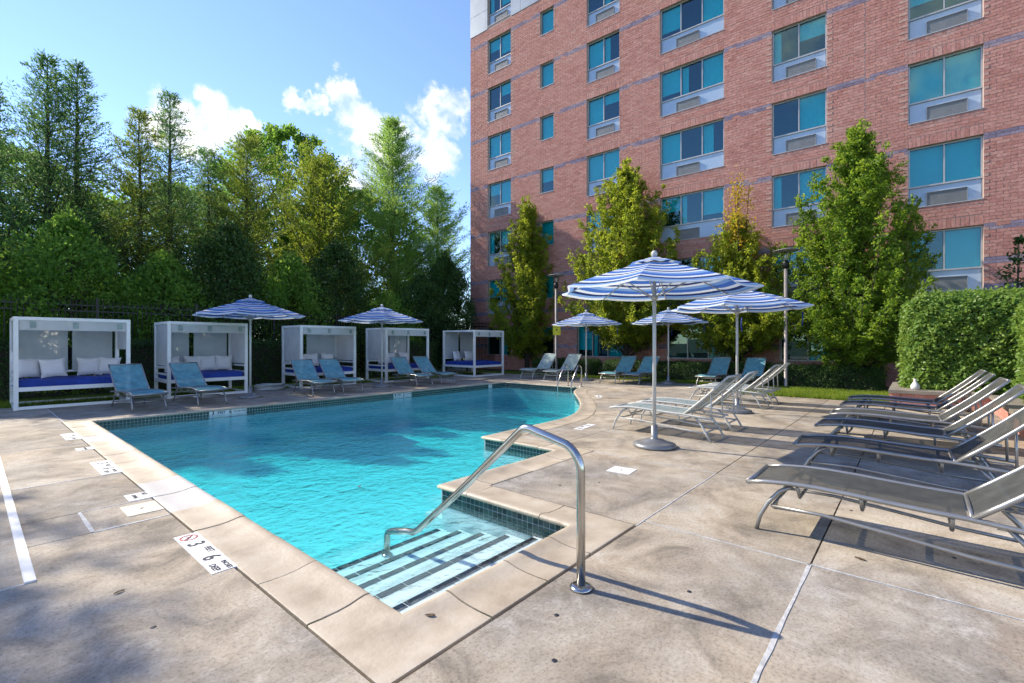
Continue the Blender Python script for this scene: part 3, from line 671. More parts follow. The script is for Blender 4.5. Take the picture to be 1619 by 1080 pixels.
# ------------------------------------------------------------------ deck fittings and writing
def text_mesh(s, size, mat, name='lettering', ext=.0012):
    cu = bpy.data.curves.new(name, 'FONT'); cu.body = s; cu.size = size; cu.align_x = 'CENTER'; cu.align_y = 'CENTER'; cu.extrude = ext; cu.offset = size * .018; cu.resolution_u = 2
    o = bpy.data.objects.new(name, cu); COL.objects.link(o); dg = bpy.context.evaluated_depsgraph_get(); me = bpy.data.meshes.new_from_object(o.evaluated_get(dg)); bpy.data.objects.remove(o)
    me.name = name; me.materials.clear(); me.materials.append(mat); return me
def letter(s, size, parent, loc, rz=0, rx=0, mat=None, sx=1):
    o = link('lettering', text_mesh(s, size, mat or M['ink']), parent, None, loc); o.rotation_euler = (rx, 0, rz); o.scale = (sx, 1, 1); return o
def depth_sign(x, y, parts, label, L=.84, w=.15, symbol=True):
    # local x runs along the reading direction (-Y in the world), local y towards the pool (+X)
    s = empty('depth_marker', (x, y, 0), -math.pi / 2); tag(s, label, 'depth marker', 'depth markers set in the pool deck')
    k = int(round(L / .168))
    for i in range(k): MB().box(-L / 2 + i * L / k + .001, -L / 2 + (i + 1) * L / k - .001, -w / 2, w / 2, -.02, .004).obj('plate', M['white'], s)
    u = L / k
    if symbol:
        m = MB(); P = [(-L / 2 + u * .5 + .052 * math.cos(t * .2618), .052 * math.sin(t * .2618), .0052) for t in range(25)]; m.tube(P, .006, 4, False, .25); m.tube([(-L / 2 + u * .5 - .036, .036, .0056), (-L / 2 + u * .5 + .036, -.036, .0056)], .005, 4, True, .25); m.obj('prohibition_ring', M['red'], s)
        m = MB(); m.tube([(-L / 2 + u * .5 - .03, -.01, .005), (-L / 2 + u * .5, .012, .005), (-L / 2 + u * .5 + .028, -.018, .005)], .006, 4, True, .2); m.obj('diver_pictogram', M['ink'], s)
    for t, px_, py_, sz in parts: letter(t, sz, s, (px_, py_, .0045))
    return s
u = .168
depth_sign(1.075, 3.76, [('3', -u, -.002, .15), ('FEET', -.005, .035, .055), ('6', u * .92, -.002, .15), ('INCHES', u * 2, .035, .042), ('DEEP', u * 2, -.035, .055)], 'white 3 feet 6 inches deep marker with red no diving ring on near deck')
depth_sign(1.06, 7.18, [('3', -.25, 0, .15), ('FEET', -.08, .03, .055), ('6', .1, 0, .15), ('INCHES', .27, .035, .045), ('DEEP', .27, -.035, .055)], 'white 3 feet 6 inches deep marker halfway along the straight coping', .80, .19, False)
depth_sign(1.06, 9.96, [('3', -.22, 0, .14), ('FEET', -.06, .03, .05), ('6', .1, 0, .14), ('DEEP', .25, 0, .055)], 'white depth marker farthest along the straight coping near the cabana', .70, .19, False)
depth_sign(1.065, 5.575, [('NO', -.05, .045, .06), ('DIVING', 0, -.035, .045)], 'small white no diving plate beside the cream skimmer lid', .25, .19, False)
depth_sign(1.06, 8.65, [('NO DIVING', 0, 0, .036)], 'narrow white no diving plate between two depth markers', .2, .19, False)
s7 = depth_sign(7.0, 4.35, [('4', -.2, 0, .13), ('FEET', -.03, .03, .05), ('3', .13, 0, .13)], 'white depth marker set beside the curved coping near the loungers', .62, .15, False); s7.rotation_euler.z = R_(8)
s8 = depth_sign(11.25, 6.55, [('NO DIVING', 0, 0, .05)], 'thin white no diving plate on the deck outside the curve', .5, .15, False); s8.rotation_euler.z = R_(36)
def wall_mark(x, parts, label, L):
    s = empty('depth_marker', (x, 11.524, 0)); tag(s, label, 'depth marker', 'depth markers set in the far tile band')
    k = max(1, round(L / .16))
    for i in range(k): MB().box(-L / 2 + i * L / k + .001, -L / 2 + (i + 1) * L / k - .001, -.012, .004, -.165, -.024).obj('plate', M['white'], s)
    for t, px_, sz in parts: letter(t, sz, s, (px_, -.0125, -.065), 0, R_(90))
wall_mark(3.77, [('3', -.30, .115), ('FEET', -.13, .075), ('6', .04, .115), ('INCHES DEEP', .23, .042)], 'white 3 feet 6 inches deep tiles below the second far lounger', .74)
wall_mark(8.42, [('4', -.26, .115), ('FEET', -.11, .072), ('3', .03, .115), ('INCHES DEEP', .195, .038)], 'white 4 feet 3 inches deep tiles below the second far umbrella', .64)
wall_mark(12.2, [], 'small blank white tiles in the waterline near the far corner', .18)
def lid(name, x, y, w, d, mat, label, rz=0):
    o = empty(name, (x, y, 0), rz); tag(o, label, 'lid')
    MB().box(-w / 2, w / 2, -d / 2, d / 2, -.01, .005).obj('plate', mat, o); m = MB()
    m.lathe([(.012, 0), (.012, .002)], 8, (0, 0, .005)); m.obj('finger_hole', M['ink'], o)
lid('skimmer_lid', 1.0, 5.14, .25, .33, M['cream'], 'cream rectangular skimmer lid beside the left coping')
lid('skimmer_lid', 4.87, 2.54, .26, .27, M['white'], 'white square skimmer lid on the deck near the handrail', .1)
d_ = MB(); d_.box(-.026, .026, -2.6, 2.6, -.01, .012); o = d_.obj('drain_cover', M['white'], None, (.25, 6.66, 0)); tag(o, 'long white strip drain cover along the left deck joint', 'drain')
rr = random.Random(12); where = ('in the slab beside the handrail', 'in the near left slab', 'near the bottom left slab', 'beyond the white lid', 'beside the white lid', 'in the slab left of the rail base', 'in the warm slab on the right', 'under the nearest grey lounger', 'near the camera in the middle slab')
for i, (x, y) in enumerate(((2.75, 1.0), (.62, 2.95), (.62, 2.2), (4.3, 2.5), (3.95, 2.75), (2.05, 1.45), (4.35, -.2), (5.0, .42), (1.75, 1.25))):
    o = MB().lathe([(.013, -.002), (.014, .0015), (.009, .003), (.004, .002)], 8).obj('anchor_plug', M['ink'], None, (x, y, 0)); tag(o, 'small dark anchor plug ' + where[i], 'plug', 'dark plugs in the deck')
M['leafred'] = pmat('fallen_red_leaf', [(.30, .05, .03), (.42, .10, .04)], 20, .7); M['leafbrown'] = pmat('fallen_brown_leaf', [(.08, .05, .025), (.14, .09, .04)], 20, .8)
def leaf(x, y, z, rz, sc, mat, label):
    m = MB(); P = [(0, 0), (.012, .011), (.03, .014), (.05, .008), (.062, 0), (.05, -.008), (.03, -.014), (.012, -.011)]; m.grid([[(p[0], 0, .004 * math.sin(p[0] * 60)) for p in P[:5]], [(P[i][0], abs(P[i][1]) , .006) for i in range(5)]]); m.grid([[(P[i][0], -abs(P[i][1]), .006) for i in range(5)], [(p[0], 0, .004 * math.sin(p[0] * 60)) for p in P[:5]]])
    o = m.obj('fallen_leaf', mat, None, (x, y, z), rz); o.scale = (sc, sc, sc); tag(o, label, 'leaf', 'fallen leaves around the pool')
leaf(2.75, 4.55, ZW + .002, .6, 1.0, M['leafred'], 'small red leaf floating on the water beyond the steps'); leaf(2.55, 6.6, ZW + .002, 2.1, .8, M['leafbrown'], 'small brown leaf floating in the middle of the pool')
leaf(1.62, 1.93, .006, 2.3, .9, M['leafbrown'], 'thin dark leaf lying on the near coping corner'); leaf(.55, 3.5, .003, .3, .9, M['leafbrown'], 'small dry leaf on the deck beside the near depth marker'); leaf(3.9, .25, .003, 1.3, 1.0, M['leafbrown'], 'brown dry leaf near the white joint on the right')
# handrail at the steps
def arc(c, r, a0, a1, n, X): return [(X, c[0] + r * math.cos(a0 + (a1 - a0) * i / n), c[1] + r * math.sin(a0 + (a1 - a0) * i / n)) for i in range(n + 1)]
hr = empty('pool_handrail', (2.37, 1.5, 0)); tag(hr, 'polished steel handrail rising from the deck over the corner steps', 'handrail')
m = MB(); pts = [(0, 0, 0), (0, 0, .35), (0, 0, .66)] + arc((.17, .68), .17, math.pi, math.pi * .62, 6, 0) + arc((.40, .80), .10, math.pi * .55, math.pi * .27, 5, 0) + [(0, 1.0, .40), (0, 1.54, -.055)] + [(0, 1.60, -.088), (0, 1.68, -.10), (0, 1.90, -.16)] + [(0, 1.95, -.182), (0, 1.965, -.215), (0, 1.965, -.385)]
m.tube(pts, .026, 16); m.obj('rail', M['steel'], hr)
MB().lathe([(.0, 0), (.068, 0), (.068, .012), (.055, .02), (.03, .024), (.0, .024)], 20).obj('escutcheon', M['steel'], hr)
MB().lathe([(.0, 0), (.045, 0), (.045, .01), (.0, .014)], 16).obj('escutcheon', M['steel'], hr, (0, 1.965, -.384))
for i, (x, y) in enumerate(((13.33, 8.95), (13.38, 8.45))):
    g = empty('grab_rail', (x, y, 0)); tag(g, 'curved steel grab rail at the far end of the pool, ' + ('left of the pair' if i == 0 else 'right of the pair'), 'handrail', 'grab rails by the curve')
    m = MB(); P = [(0, 0, 0), (0, 0, .55)] + [(-.14 + .14 * math.cos(t * .26), 0, .58 + .14 * math.sin(t * .26)) for t in range(1, 9)] + [(-.42, 0, .42), (-.58, 0, .2), (-.62, 0, .0), (-.62, 0, -.3)]
    m.tube(P, .02, 10); m.obj('rail', M['steel'], g)
    for xx in (0, ): MB().lathe([(.0, 0), (.06, 0), (.06, .012), (.03, .02), (.0, .02)], 14).obj('escutcheon', M['steel'], g, (xx, 0, 0))

# ------------------------------------------------------------------ sun loungers
def make_lounger(fr, sl, ang, thick=.017):
    root = empty('sun_lounger'); hw = .31
    seat = [(0, .36), (.12, .383), (.28, .398), (.45, .402), (.65, .396), (.85, .385), (1.05, .376), (1.25, .372)]
    for s in (-1, 1):
        m = MB(); m.tube([(s * hw, u, z) for u, z in seat] + [(s * hw, 1.5, .355), (s * hw, 1.72, .335)], thick, 8); m.obj('side_rail', fr, root)
        m = MB(); m.tube([(s * .27, .30, .37), (s * .275, .22, .32), (s * .285, .14, .22), (s * .295, .085, .11), (s * .30, .06, 0)], .016, 8); m.obj('leg', fr, root)
        m = MB(); m.tube([(s * .27, 1.42, .35), (s * .28, 1.52, .24), (s * .292, 1.60, .11), (s * .30, 1.66, 0)], .016, 8); m.obj('leg', fr, root)
        m = MB(); m.tube([(s * .285, .165, .20), (s * .285, .5, .205), (s * .285, .9, .17), (s * .285, 1.25, .135), (s * .288, 1.57, .12)], .013, 8); m.obj('lower_rail', fr, root)
    for u, z, h in ((.34, .385, .1), (.72, .38, .1), (1.18, .36, .1)):
        m = MB(); m.tube([(-hw, u, z), (-.22, u, z - h), (.22, u, z - h), (hw, u, z)], .013, 6); m.obj('crossbar', fr, root)
    m = MB(); m.tube([(-hw, 0, .36), (hw, 0, .36)], thick, 8); m.obj('end_bar', fr, root); MB().tube([(-.3, 1.57, .12), (.3, 1.57, .12)], .013, 6).obj('stretcher', fr, root); MB().tube([(-.285, .165, .2), (.285, .165, .2)], .012, 6).obj('stretcher', fr, root)
    rows = [[(x * (hw - .012) / 3, u, z + .004 - .010 * (1 - (x / 3) ** 2)) for x in range(-3, 4)] for u, z in seat]
    m = MB(); m.grid(rows); m.obj('seat_sling', sl, root)
    ca, sa = math.cos(ang), math.sin(ang); h0 = (1.27, .375); bl = .87
    bk = [(h0[0] + t * bl * ca, h0[1] + t * bl * sa - .02 * math.sin(math.pi * t)) for t in (0, .2, .4, .6, .8, 1)]
    for s in (-1, 1): m = MB(); m.tube([(s * (hw - .005), u, z) for u, z in bk], thick, 8); m.obj('back_rail', fr, root)
    m = MB(); m.tube([(-hw, *bk[-1]), (hw, *bk[-1])], thick, 8); m.obj('back_bar', fr, root); MB().tube([(-hw, *bk[0]), (hw, *bk[0])], .013, 6).obj('back_bar', fr, root)
    rows = [[(x * (hw - .014) / 3, u + .010 * (1 - (x / 3) ** 2) * sa, z + .004 - .010 * (1 - (x / 3) ** 2) * ca) for x in range(-3, 4)] for u, z in bk]
    m = MB(); m.grid(rows); m.obj('back_sling', sl, root)
    q = bk[3]
    for s in (-1, 1): m = MB(); m.tube([(s * .24, q[0], q[1] - .02), (s * .24, 1.66, .34)], .011, 6); m.obj('back_prop', fr, root)
    for s in (-1, 1): MB().tube([(s * .24, 1.38, .325), (s * .24, 1.70, .315)], .012, 6, True, .5).obj('ratchet', fr, root)
    return root
protos = {'grey': make_lounger(M['alu'], M['sling_grey'], R_(43)), 'blue': make_lounger(M['alu'], M['sling_blue'], R_(41)), 'mist': make_lounger(M['whitemetal'], M['sling_mist'], R_(43)), 'pale': make_lounger(M['whitemetal'], M['sling_pale'], R_(45))}
used = set()
def lounger(kind, x, y, rz, label, group):
    o = protos[kind] if kind not in used else copy_tree(protos[kind]); used.add(kind); o.location = (x, y, 0); o.rotation_euler.z = rz
    tag(o, label, 'sun lounger', group)
G = 'grey sling loungers in a row by the planter'
for x, rz, l in ((4.33, -.01, 'grey mesh lounger nearest the camera, its back cut by the frame'), (6.09, .02, 'grey mesh lounger second from the camera in the planter row'), (7.66, -.02, 'grey mesh lounger third from the camera in the planter row'),
              (8.97, .03, 'grey mesh lounger fourth from the camera in the planter row'), (10.40, -.015, 'grey mesh lounger next to last before the lawn'), (11.55, .02, 'grey mesh lounger at the lawn end of the planter row')):
    lounger('grey', x, 1.0, math.pi + rz, l, G)
G = 'loungers on the cabana side of the pool'
for x, rz, l in ((2.56, .05, 'blue mesh lounger in front of the leftmost cabana'), (3.75, .06, 'blue mesh lounger in front of the second cabana'), (6.46, -.12, 'blue mesh lounger at the hose side of the third cabana'),
              (7.36, -.10, 'blue mesh lounger in front of the third cabana, nearer the umbrella'), (10.0, -.12, 'blue mesh lounger right of the second umbrella base'), (11.05, -.10, 'blue mesh lounger at the right post of the fourth cabana')):
    lounger('blue', x, 12.38, rz, l, G)
G = 'loungers along the building end of the pool'
for k, x, y, rz, l in (('pale', 14.85, 12.05, .05, 'pale lounger under the yellow sign, nearest the last cabana'), ('pale', 14.7, 10.75, .02, 'pale lounger behind the steel grab rails'), ('blue', 14.9, 8.36, .04, 'lounger left of the pair by the small umbrella before the hedge'),
                      ('blue', 15.1, 7.55, .03, 'lounger right of the pair by the small umbrella before the hedge'), ('blue', 15.7, 5.2, .02, 'lounger with grey blue back left of the double pole'), ('blue', 15.8, 4.1, .02, 'lounger with bright blue back right of the umbrella pole')):
    lounger(k, x, y, -math.pi / 2 + rz, l, G)
G = 'white framed loungers between the two large umbrellas'
for x, y, rz, l in ((7.43, 3.93, -.02, 'white framed lounger just behind the nearest umbrella pole'), (8.42, 3.93, .03, 'white framed lounger second behind the nearest umbrella'), (11.72, 4.2, -.02, 'white framed lounger beyond the second large umbrella pole'), (12.65, 4.2, .02, 'white framed lounger closest to the sunlit grass strip')):
    lounger('mist', x, y, math.pi + rz, l, G)

# ------------------------------------------------------------------ umbrellas
def make_umbrella():
    root = empty('patio_umbrella'); RT, ze, za = 1.36, 2.20, 2.63; n = 8
    MB().lathe([(.0, 0), (.285, 0), (.295, .02), (.285, .05), (.22, .07), (.16, .075), (.14, .10), (.06, .11), (.045, .13), (.045, .30), (.0, .30)], 28).obj('base', M['basegrey'], root)
    MB().lathe([(.0, .02), (.026, .02), (.026, 2.6), (.0, 2.6)], 12).obj('pole', M['whitemetal'], root)
    MB().lathe([(.0, 2.60), (.03, 2.61), (.022, 2.65), (.03, 2.665), (.042, 2.69), (.042, 2.72), (.025, 2.75), (.0, 2.755)], 14).obj('finial', M['whitemetal'], root)
    MB().lathe([(.0, 2.06), (.045, 2.06), (.05, 2.10), (.035, 2.13), (.0, 2.13)], 12).obj('hub', M['whitemetal'], root)
    def canopy(name, r0, r1, zz, sag, steps, edge=0):
        V = []; Fc = []; T = []
        for k in range(n):
            a0, a1 = 2 * math.pi * k / n, 2 * math.pi * (k + 1) / n; b = len(V); m = 6
            for i in range(steps + 1):
                t = r0 + (r1 - r0) * i / steps
                for j in range(m + 1):
                    v = j / m; p0 = Vector((math.cos(a0), math.sin(a0))); p1 = Vector((math.cos(a1), math.sin(a1))); p = p0.lerp(p1, v) * RT * t
                    z = zz(t) - sag * 4 * v * (1 - v) * t; V.append((p.x * (1 - .035 * 4 * v * (1 - v) * t), p.y * (1 - .035 * 4 * v * (1 - v) * t), z)); T.append(t)
            if edge:
                for j in range(m + 1):
                    q = V[b + steps * (m + 1) + j]; V.append((q[0] * 1.002, q[1] * 1.002, q[2] - edge)); T.append(1.0)
            for i in range(steps + (1 if edge else 0)):
                for j in range(m): q = b + i * (m + 1) + j; Fc.append((q, q + 1, q + m + 2, q + m + 1))
        me = np_mesh(name, V, Fc, M['stripe'], True); at = me.attributes.new('t', 'FLOAT', 'POINT'); at.data.foreach_set('value', T); return link(name, me, root)
    prof = lambda t: za - (za - ze) * (t * .86 + .14 * t * t)
    canopy('canopy', .20, 1.0, prof, .035, 14, .018)
    canopy('vent_cap', .015, .27, lambda t: prof(t) + .045 - .02 * t, .02, 4)
    for k in range(n):
        a = 2 * math.pi * k / n; c, s = math.cos(a), math.sin(a)
        m = MB(); m.tube([(c * RT * t, s * RT * t, prof(t) - .018) for t in (.03, .35, .7, .985)], .010, 6); rb = m.obj('rib', M['whitemetal'], root)
        m = MB(); m.tube([(c * .04, s * .04, 2.10), (c * RT * .5, s * RT * .5, prof(.5) - .02)], .008, 6); m.obj('strut', M['whitemetal'], rb)
    return root
up_ = make_umbrella()
for i, (x, y, rz, sc, l) in enumerate(((6.3, 2.78, .28, 1.0, 'large blue striped umbrella nearest the camera, beside the handrail'), (10.56, 2.84, .1, 1.0, 'blue striped umbrella overlapping the nearest one, before the right lamp'), (16.5, 6.75, .2, 1.0, 'small looking striped umbrella in front of the middle hornbeam'),
                              (15.7, 9.7, .4, 1.0, 'striped umbrella beside the yellow sign on the lamp pole'), (4.95, 13.5, .2, 1.0, 'blue striped umbrella right of the second cabana'), (8.99, 13.43, .3, 1.0, 'blue striped umbrella in front of the fourth cabana'))):
    o = up_ if i == 0 else copy_tree(up_); o.location = (x, y, 0); o.rotation_euler.z = rz; tag(o, l, 'umbrella', 'blue and white striped umbrellas')
    if i in (1, 2, 3):
        m = MB(); m.tube([(1.24, .1, 2.07), (1.25, .12, 1.9), (1.245, .1, 1.72)], .012, 4, True, .3); m.tube([(.45, -1.15, 2.1), (.46, -1.15, 1.95), (.45, -1.14, 1.8)], .012, 4, True, .3); m.obj('tie_strap', M['blue'], o)

# ------------------------------------------------------------------ cabanas
def make_cabana(x, y, w, d, label, left, right, panels):
    cb = empty('cabana', (x, y, 0)); tag(cb, label, 'cabana', 'white cabanas along the far deck'); H = 2.03; p = .075; mt = M['cabwhite']
    for a, b in ((0, 0), (w - p, 0), (0, d - p), (w - p, d - p)): MB().box(a, a + p, b, b + p, 0, H).obj('post', mt, cb)
    m = MB(); m.box(p + .001, w - p - .001, .003, p - .003, H - .07, H - .001); m.box(p + .001, w - p - .001, d - p + .003, d - .003, H - .07, H - .001); m.box(.003, p - .003, p + .001, d - p - .001, H - .07, H - .001); m.box(w - p + .003, w - .003, p + .001, d - p - .001, H - .07, H - .001); m.obj('top_frame', mt, cb)
    MB().box(p, w - p, p, d - p, H - .05, H - .03).obj('roof_panel', M['cloth'], cb)
    vl = MB().box(p + .01, w - p - .01, .012, .03, H - .29, H - .072).obj('valance', M['cloth'], cb)
    for t in (.12, .5, .93): MB().box(p + t * (w - 2 * p) - .05, p + t * (w - 2 * p) + .05, .004, .0115, H - .24, H - .10).obj('clear_patch', M['sling_pale'], vl)
    m = MB(); m.box(p + .001, w - p - .001, .004, p - .004, .40, .49); m.box(p + .001, w - p - .001, d - p + .004, d - .004, .40, .49); m.box(.004, p - .004, p + .001, d - p - .001, .40, .49); m.box(w - p + .004, w - .004, p + .001, d - p - .001, .40, .49); m.box(p, w - p, p, d - p, .44, .475); m.obj('seat_frame', mt, cb)
    m = MB(); m.box(p + .001, w - p - .001, .006, p - .006, .005, .07); m.box(p + .001, w - p - .001, d - p + .006, d - .006, .005, .07); m.box(.006, p - .006, p + .001, d - p - .001, .005, .07); m.box(w - p + .006, w - .006, p + .001, d - p - .001, .005, .07); m.obj('base_rail', mt, cb)
    MB().box(p + .001, w - p - .001, d - .05, d - .02, .74, .79).obj('back_rail', mt, cb)
    rr = random.Random(int(x * 10))
    for a, b in panels:
        m = MB(); k = 8; m.grid([[(a * w + (b - a) * w * t / k, d - .055 - .006 * math.sin(t * 1.7 + x), zz) for t in range(k + 1)] for zz in (.80, 1.3, H - .075)]); m.obj('back_panel', M['cloth'], cb)
    for side, sx in ((left, .03), (right, w - .04)):
        if side is None: continue
        z0, ya, yb = side; k = 6
        m = MB(); m.grid([[(sx + .005 * math.sin(t * 1.9), ya * d + (yb - ya) * d * t / k, zz) for t in range(k + 1)] for zz in (z0, 1.3 if z0 < 1.2 else 1.6, H - .075)]); m.obj('side_panel', M['cloth'], cb)
        m = MB(); m.box(sx - .015, sx + .015, p, d - p, .60, .65); m.box(sx - .015, sx + .015, p, d - p, .78, .83); m.obj('arm_rail', mt, cb)
    return cb
def mattress(x, y, w, d, label):
    m = MB(); k = 24; rows = []; r = random.Random(int(x * 7)); W, D = w - .2, d - .2; ph = r.random() * 6
    def z(u, v): return .655 + .012 * math.sin(u * 5 + ph) * math.sin(v * 4 + 1) + .008 * math.sin(u * 11 + v * 3)
    def rnd(t, n): e = min(t, n - t); return (0, .018, .028)[min(2, e)]
    top = [[(W * i / k, D * j / 8, z(i / k * W, j / 8 * D) - .03 + min(rnd(i, k), rnd(j, 8))) for i in range(k + 1)] for j in range(9)]
    m.grid(top); bot = [[(W * i / k, D * j / 8, .4765) for i in range(k + 1)] for j in range(9)]
    for edge_t, edge_b in ((top[0], bot[0]), (top[-1][::-1], bot[-1][::-1]), ([r_[0] for r_ in top][::-1], [r_[0] for r_ in bot][::-1]), ([r_[-1] for r_ in top], [r_[-1] for r_ in bot])):
        m.grid([edge_b, [(a[0] - .0, a[1] - .0, (a[2] + b[2]) / 2) for a, b in zip(edge_t, edge_b)], edge_t])
    o = m.obj('mattress', M['blue'], None, (x + .1, y + .1, 0)); tag(o, label, 'mattress', 'blue mattresses in the cabanas')
def pillow_mesh(seed):
    r = random.Random(seed); n = 10; m = MB(); top = []; bot = []
    for i in range(n + 1):
        a = []; b = []
        for j in range(n + 1):
            u, v = 2 * i / n - 1, 2 * j / n - 1; th = .085 * ((1 - u ** 4) * (1 - v ** 4)) ** .6; pin = 1 - .10 * (1 - abs(u) ** 2) * abs(v) ** 3; pin2 = 1 - .10 * (1 - abs(v) ** 2) * abs(u) ** 3
            x, z = u * .23 * pin2, v * .23 * pin; w = .006 * math.sin(u * 4 + seed) * math.cos(v * 5 + seed)
            a.append((x, -th + w, z)); b.append((x, th + w, z))
        top.append(a); bot.append(b[::-1])
    m.grid(top); m.grid(bot); return m.mesh('pillow', M['pillow'])
PM = [pillow_mesh(s) for s in range(3)]
def pillow(x, y, rz, tilt, roll, label, i):
    o = link('pillow', PM[i % 3], None, None, (x, y, .655 + .22)); o.rotation_euler = (tilt, roll, rz); tag(o, label, 'pillow', 'white pillows in the cabanas')
CB = [(.65, 14.68, 1.98, 1.40), (3.41, 14.78, 1.94, 1.35), (6.88, 14.75, 1.95, 1.35), (10.03, 14.72, 2.0, 1.35), (14.18, 14.32, 1.9, 2.05)]
make_cabana(*CB[0], 'leftmost white cabana with half raised side curtains', (1.25, .1, .95), (1.30, .08, .92), ((.03, .50), (.54, .93)))
make_cabana(*CB[1], 'second white cabana from the left, closed side curtain', (.86, .06, .94), (.86, .06, .94), ((.04, .42), (.48, .93)))
make_cabana(*CB[2], 'third white cabana, middle of the row', (.86, .06, .94), (.86, .06, .94), ((.04, .36), (.42, .95)))
make_cabana(*CB[3], 'fourth white cabana behind the second umbrella pole', (.86, .06, .94), None, ((.05, .50), (.52, .93)))
make_cabana(*CB[4], 'last white cabana open at the side against the brick building', None, None, ((.04, .48), (.54, .97)))
for c, l in zip(CB, ('leftmost', 'second', 'third', 'fourth', 'last')): mattress(*c, 'royal blue mattress lying in the %s white cabana' % l)
for i, (x, y, rz, t, ro, l) in enumerate(((.92, 15.55, .35, -.28, .03, 'white pillow in the left corner of the leftmost cabana'), (1.32, 15.35, .1, -.35, -.06, 'white pillow lying second from the left in the leftmost cabana'), (2.0, 15.75, -.05, -.25, .0, 'white pillow against the right back panel of the leftmost cabana'), (2.38, 15.72, -.25, -.25, .08, 'white pillow at the right end of the leftmost cabana'),
     (3.7, 15.6, .3, -.3, 0, 'white pillow behind the lounger in the second cabana'), (4.25, 15.78, 0, -.25, .03, 'white pillow left of three at the back of the second cabana'), (4.62, 15.78, 0, -.25, -.03, 'white pillow centre of three at the back of the second cabana'), (5.02, 15.72, -.3, -.25, .05, 'white pillow at the right end of the second cabana'),
     (7.35, 15.72, .1, -.25, .03, 'white pillow left of the pair in the third cabana'), (7.75, 15.75, 0, -.25, -.03, 'white pillow right of the pair in the third cabana'), (8.3, 15.72, -.2, -.25, .05, 'white pillow at the right end of the third cabana'),
     (10.5, 15.7, .2, -.25, .0, 'white pillow at the left end of the fourth cabana'), (10.9, 15.7, 0, -.25, .04, 'white pillow second from the left in the fourth cabana'), (11.55, 15.7, -.2, -.25, .02, 'white pillow at the right end of the fourth cabana'),
     (14.65, 15.95, .1, -.25, 0, 'white pillow left of the pair in the last cabana'), (15.4, 15.95, -.1, -.25, .03, 'white pillow right of the pair in the last cabana'))): pillow(x, y, rz, t, ro, l, i)

# ------------------------------------------------------------------ lamps, sign, hoses, fence
def lamp(x, y, label):
    l = empty('lamp_post', (x, y, 0)); tag(l, label, 'street lamp', 'bronze lamp posts by the building')
    MB().lathe([(.0, 0), (.10, 0), (.10, .06), (.055, .09), (.055, 3.85), (.0, 3.85)], 14).obj('pole', M['darkpole'], l)
    MB().lathe([(.0, 3.85), (.075, 3.852), (.095, 3.93), (.095, 4.02), (.07, 4.10), (.0, 4.10)], 14).obj('collar', M['black'], l)
    MB().lathe([(.0, 4.1), (.10, 4.102), (.12, 4.36), (.0, 4.36)], 14).obj('lamp_glass', M['lampglass'], l)
    MB().lathe([(.0, 4.12), (.028, 4.12), (.03, 4.3), (.0, 4.3)], 8).obj('bulb', M['white'], l)
    MB().lathe([(.0, 4.36), (.14, 4.362), (.36, 4.40), (.37, 4.415), (.16, 4.47), (.0, 4.49)], 24).obj('hood', M['darkpole'], l)
    for k in range(4): a = k * math.pi / 2 + .4; m = MB(); m.tube([(.11 * math.cos(a), .11 * math.sin(a), 4.08), (.14 * math.cos(a), .14 * math.sin(a), 4.37)], .007, 5); m.obj('cage_bar', M['black'], l)
    return l
lamp(16.8, 11.9, 'bronze lamp post with flat hood behind the left loungers'); lamp(17.1, 3.14, 'bronze lamp post with flat hood between the two right hornbeams')
sg = empty('warning_sign', (16.72, 11.82, 1.81), R_(-41)); tag(sg, 'small yellow warning notice fixed to the lamp post', 'sign')
MB().box(-.17, .17, -.02, -.01, 0, .46).obj('plate', M['yellow'], sg)
MB().box(-.14, .13, -.0225, -.0202, .33, .345).obj('printed_line', M['ink'], sg); MB().box(-.03, .03, -.0225, -.0202, .19, .27).obj('printed_pictogram', M['ink'], sg); MB().box(.03, .14, -.0225, -.0202, .13, .14).obj('printed_line', M['ink'], sg)
def hose(name, pts, r, mat, label): o = MB().tube(pts, r, 7).obj(name, mat); tag(o, label, 'hose')
rr = random.Random(2); P = []
for t in range(150):
    a = t * .21; R0 = .33 + .10 * math.sin(t * .05) ; P.append((6.15 + .42 * math.cos(a) * (1 + .1 * math.sin(t * .13)), 15.25 + R0 * math.sin(a) * .9, .025 + t * .0011 + .006 * math.sin(t)))
hose('garden_hose', P, .02, M['hose'], 'coiled pale hose lying between the second and third cabanas')
P = [(11.9 + t * .055, 13.05 + .16 * math.sin(t * .22) - .004 * t, .02) for t in range(45)]
hose('vacuum_hose', P, .02, M['darkpole'], 'dark hose lying across the deck before the last cabana')
def build_fence():
    f = empty('picket_fence', (-5, 18.0, 0)); tag(f, 'tall black iron picket fence behind the cabanas', 'fence')
    pk = MB().tube([(0, 0, .1), (0, 0, 2.62), (0, 0, 2.72)], [.013, .013, .002], 5, True, 1, False).mesh('picket', M['black'])
    for i in range(216): link('picket', pk, f, None, (i * .115, 0, 0))
    for z in (.25, 2.35, 2.52): m = MB(); m.box(0, 24.9, -.018, .018, z, z + .035); m.obj('rail', M['black'], f)
    ps = MB().box(-.035, .035, -.036, .036, 0, 2.75).mesh('post', M['black'])
    for i in range(11): link('post', ps, f, None, (i * 2.47 + .055, .0, 0))
build_fence()

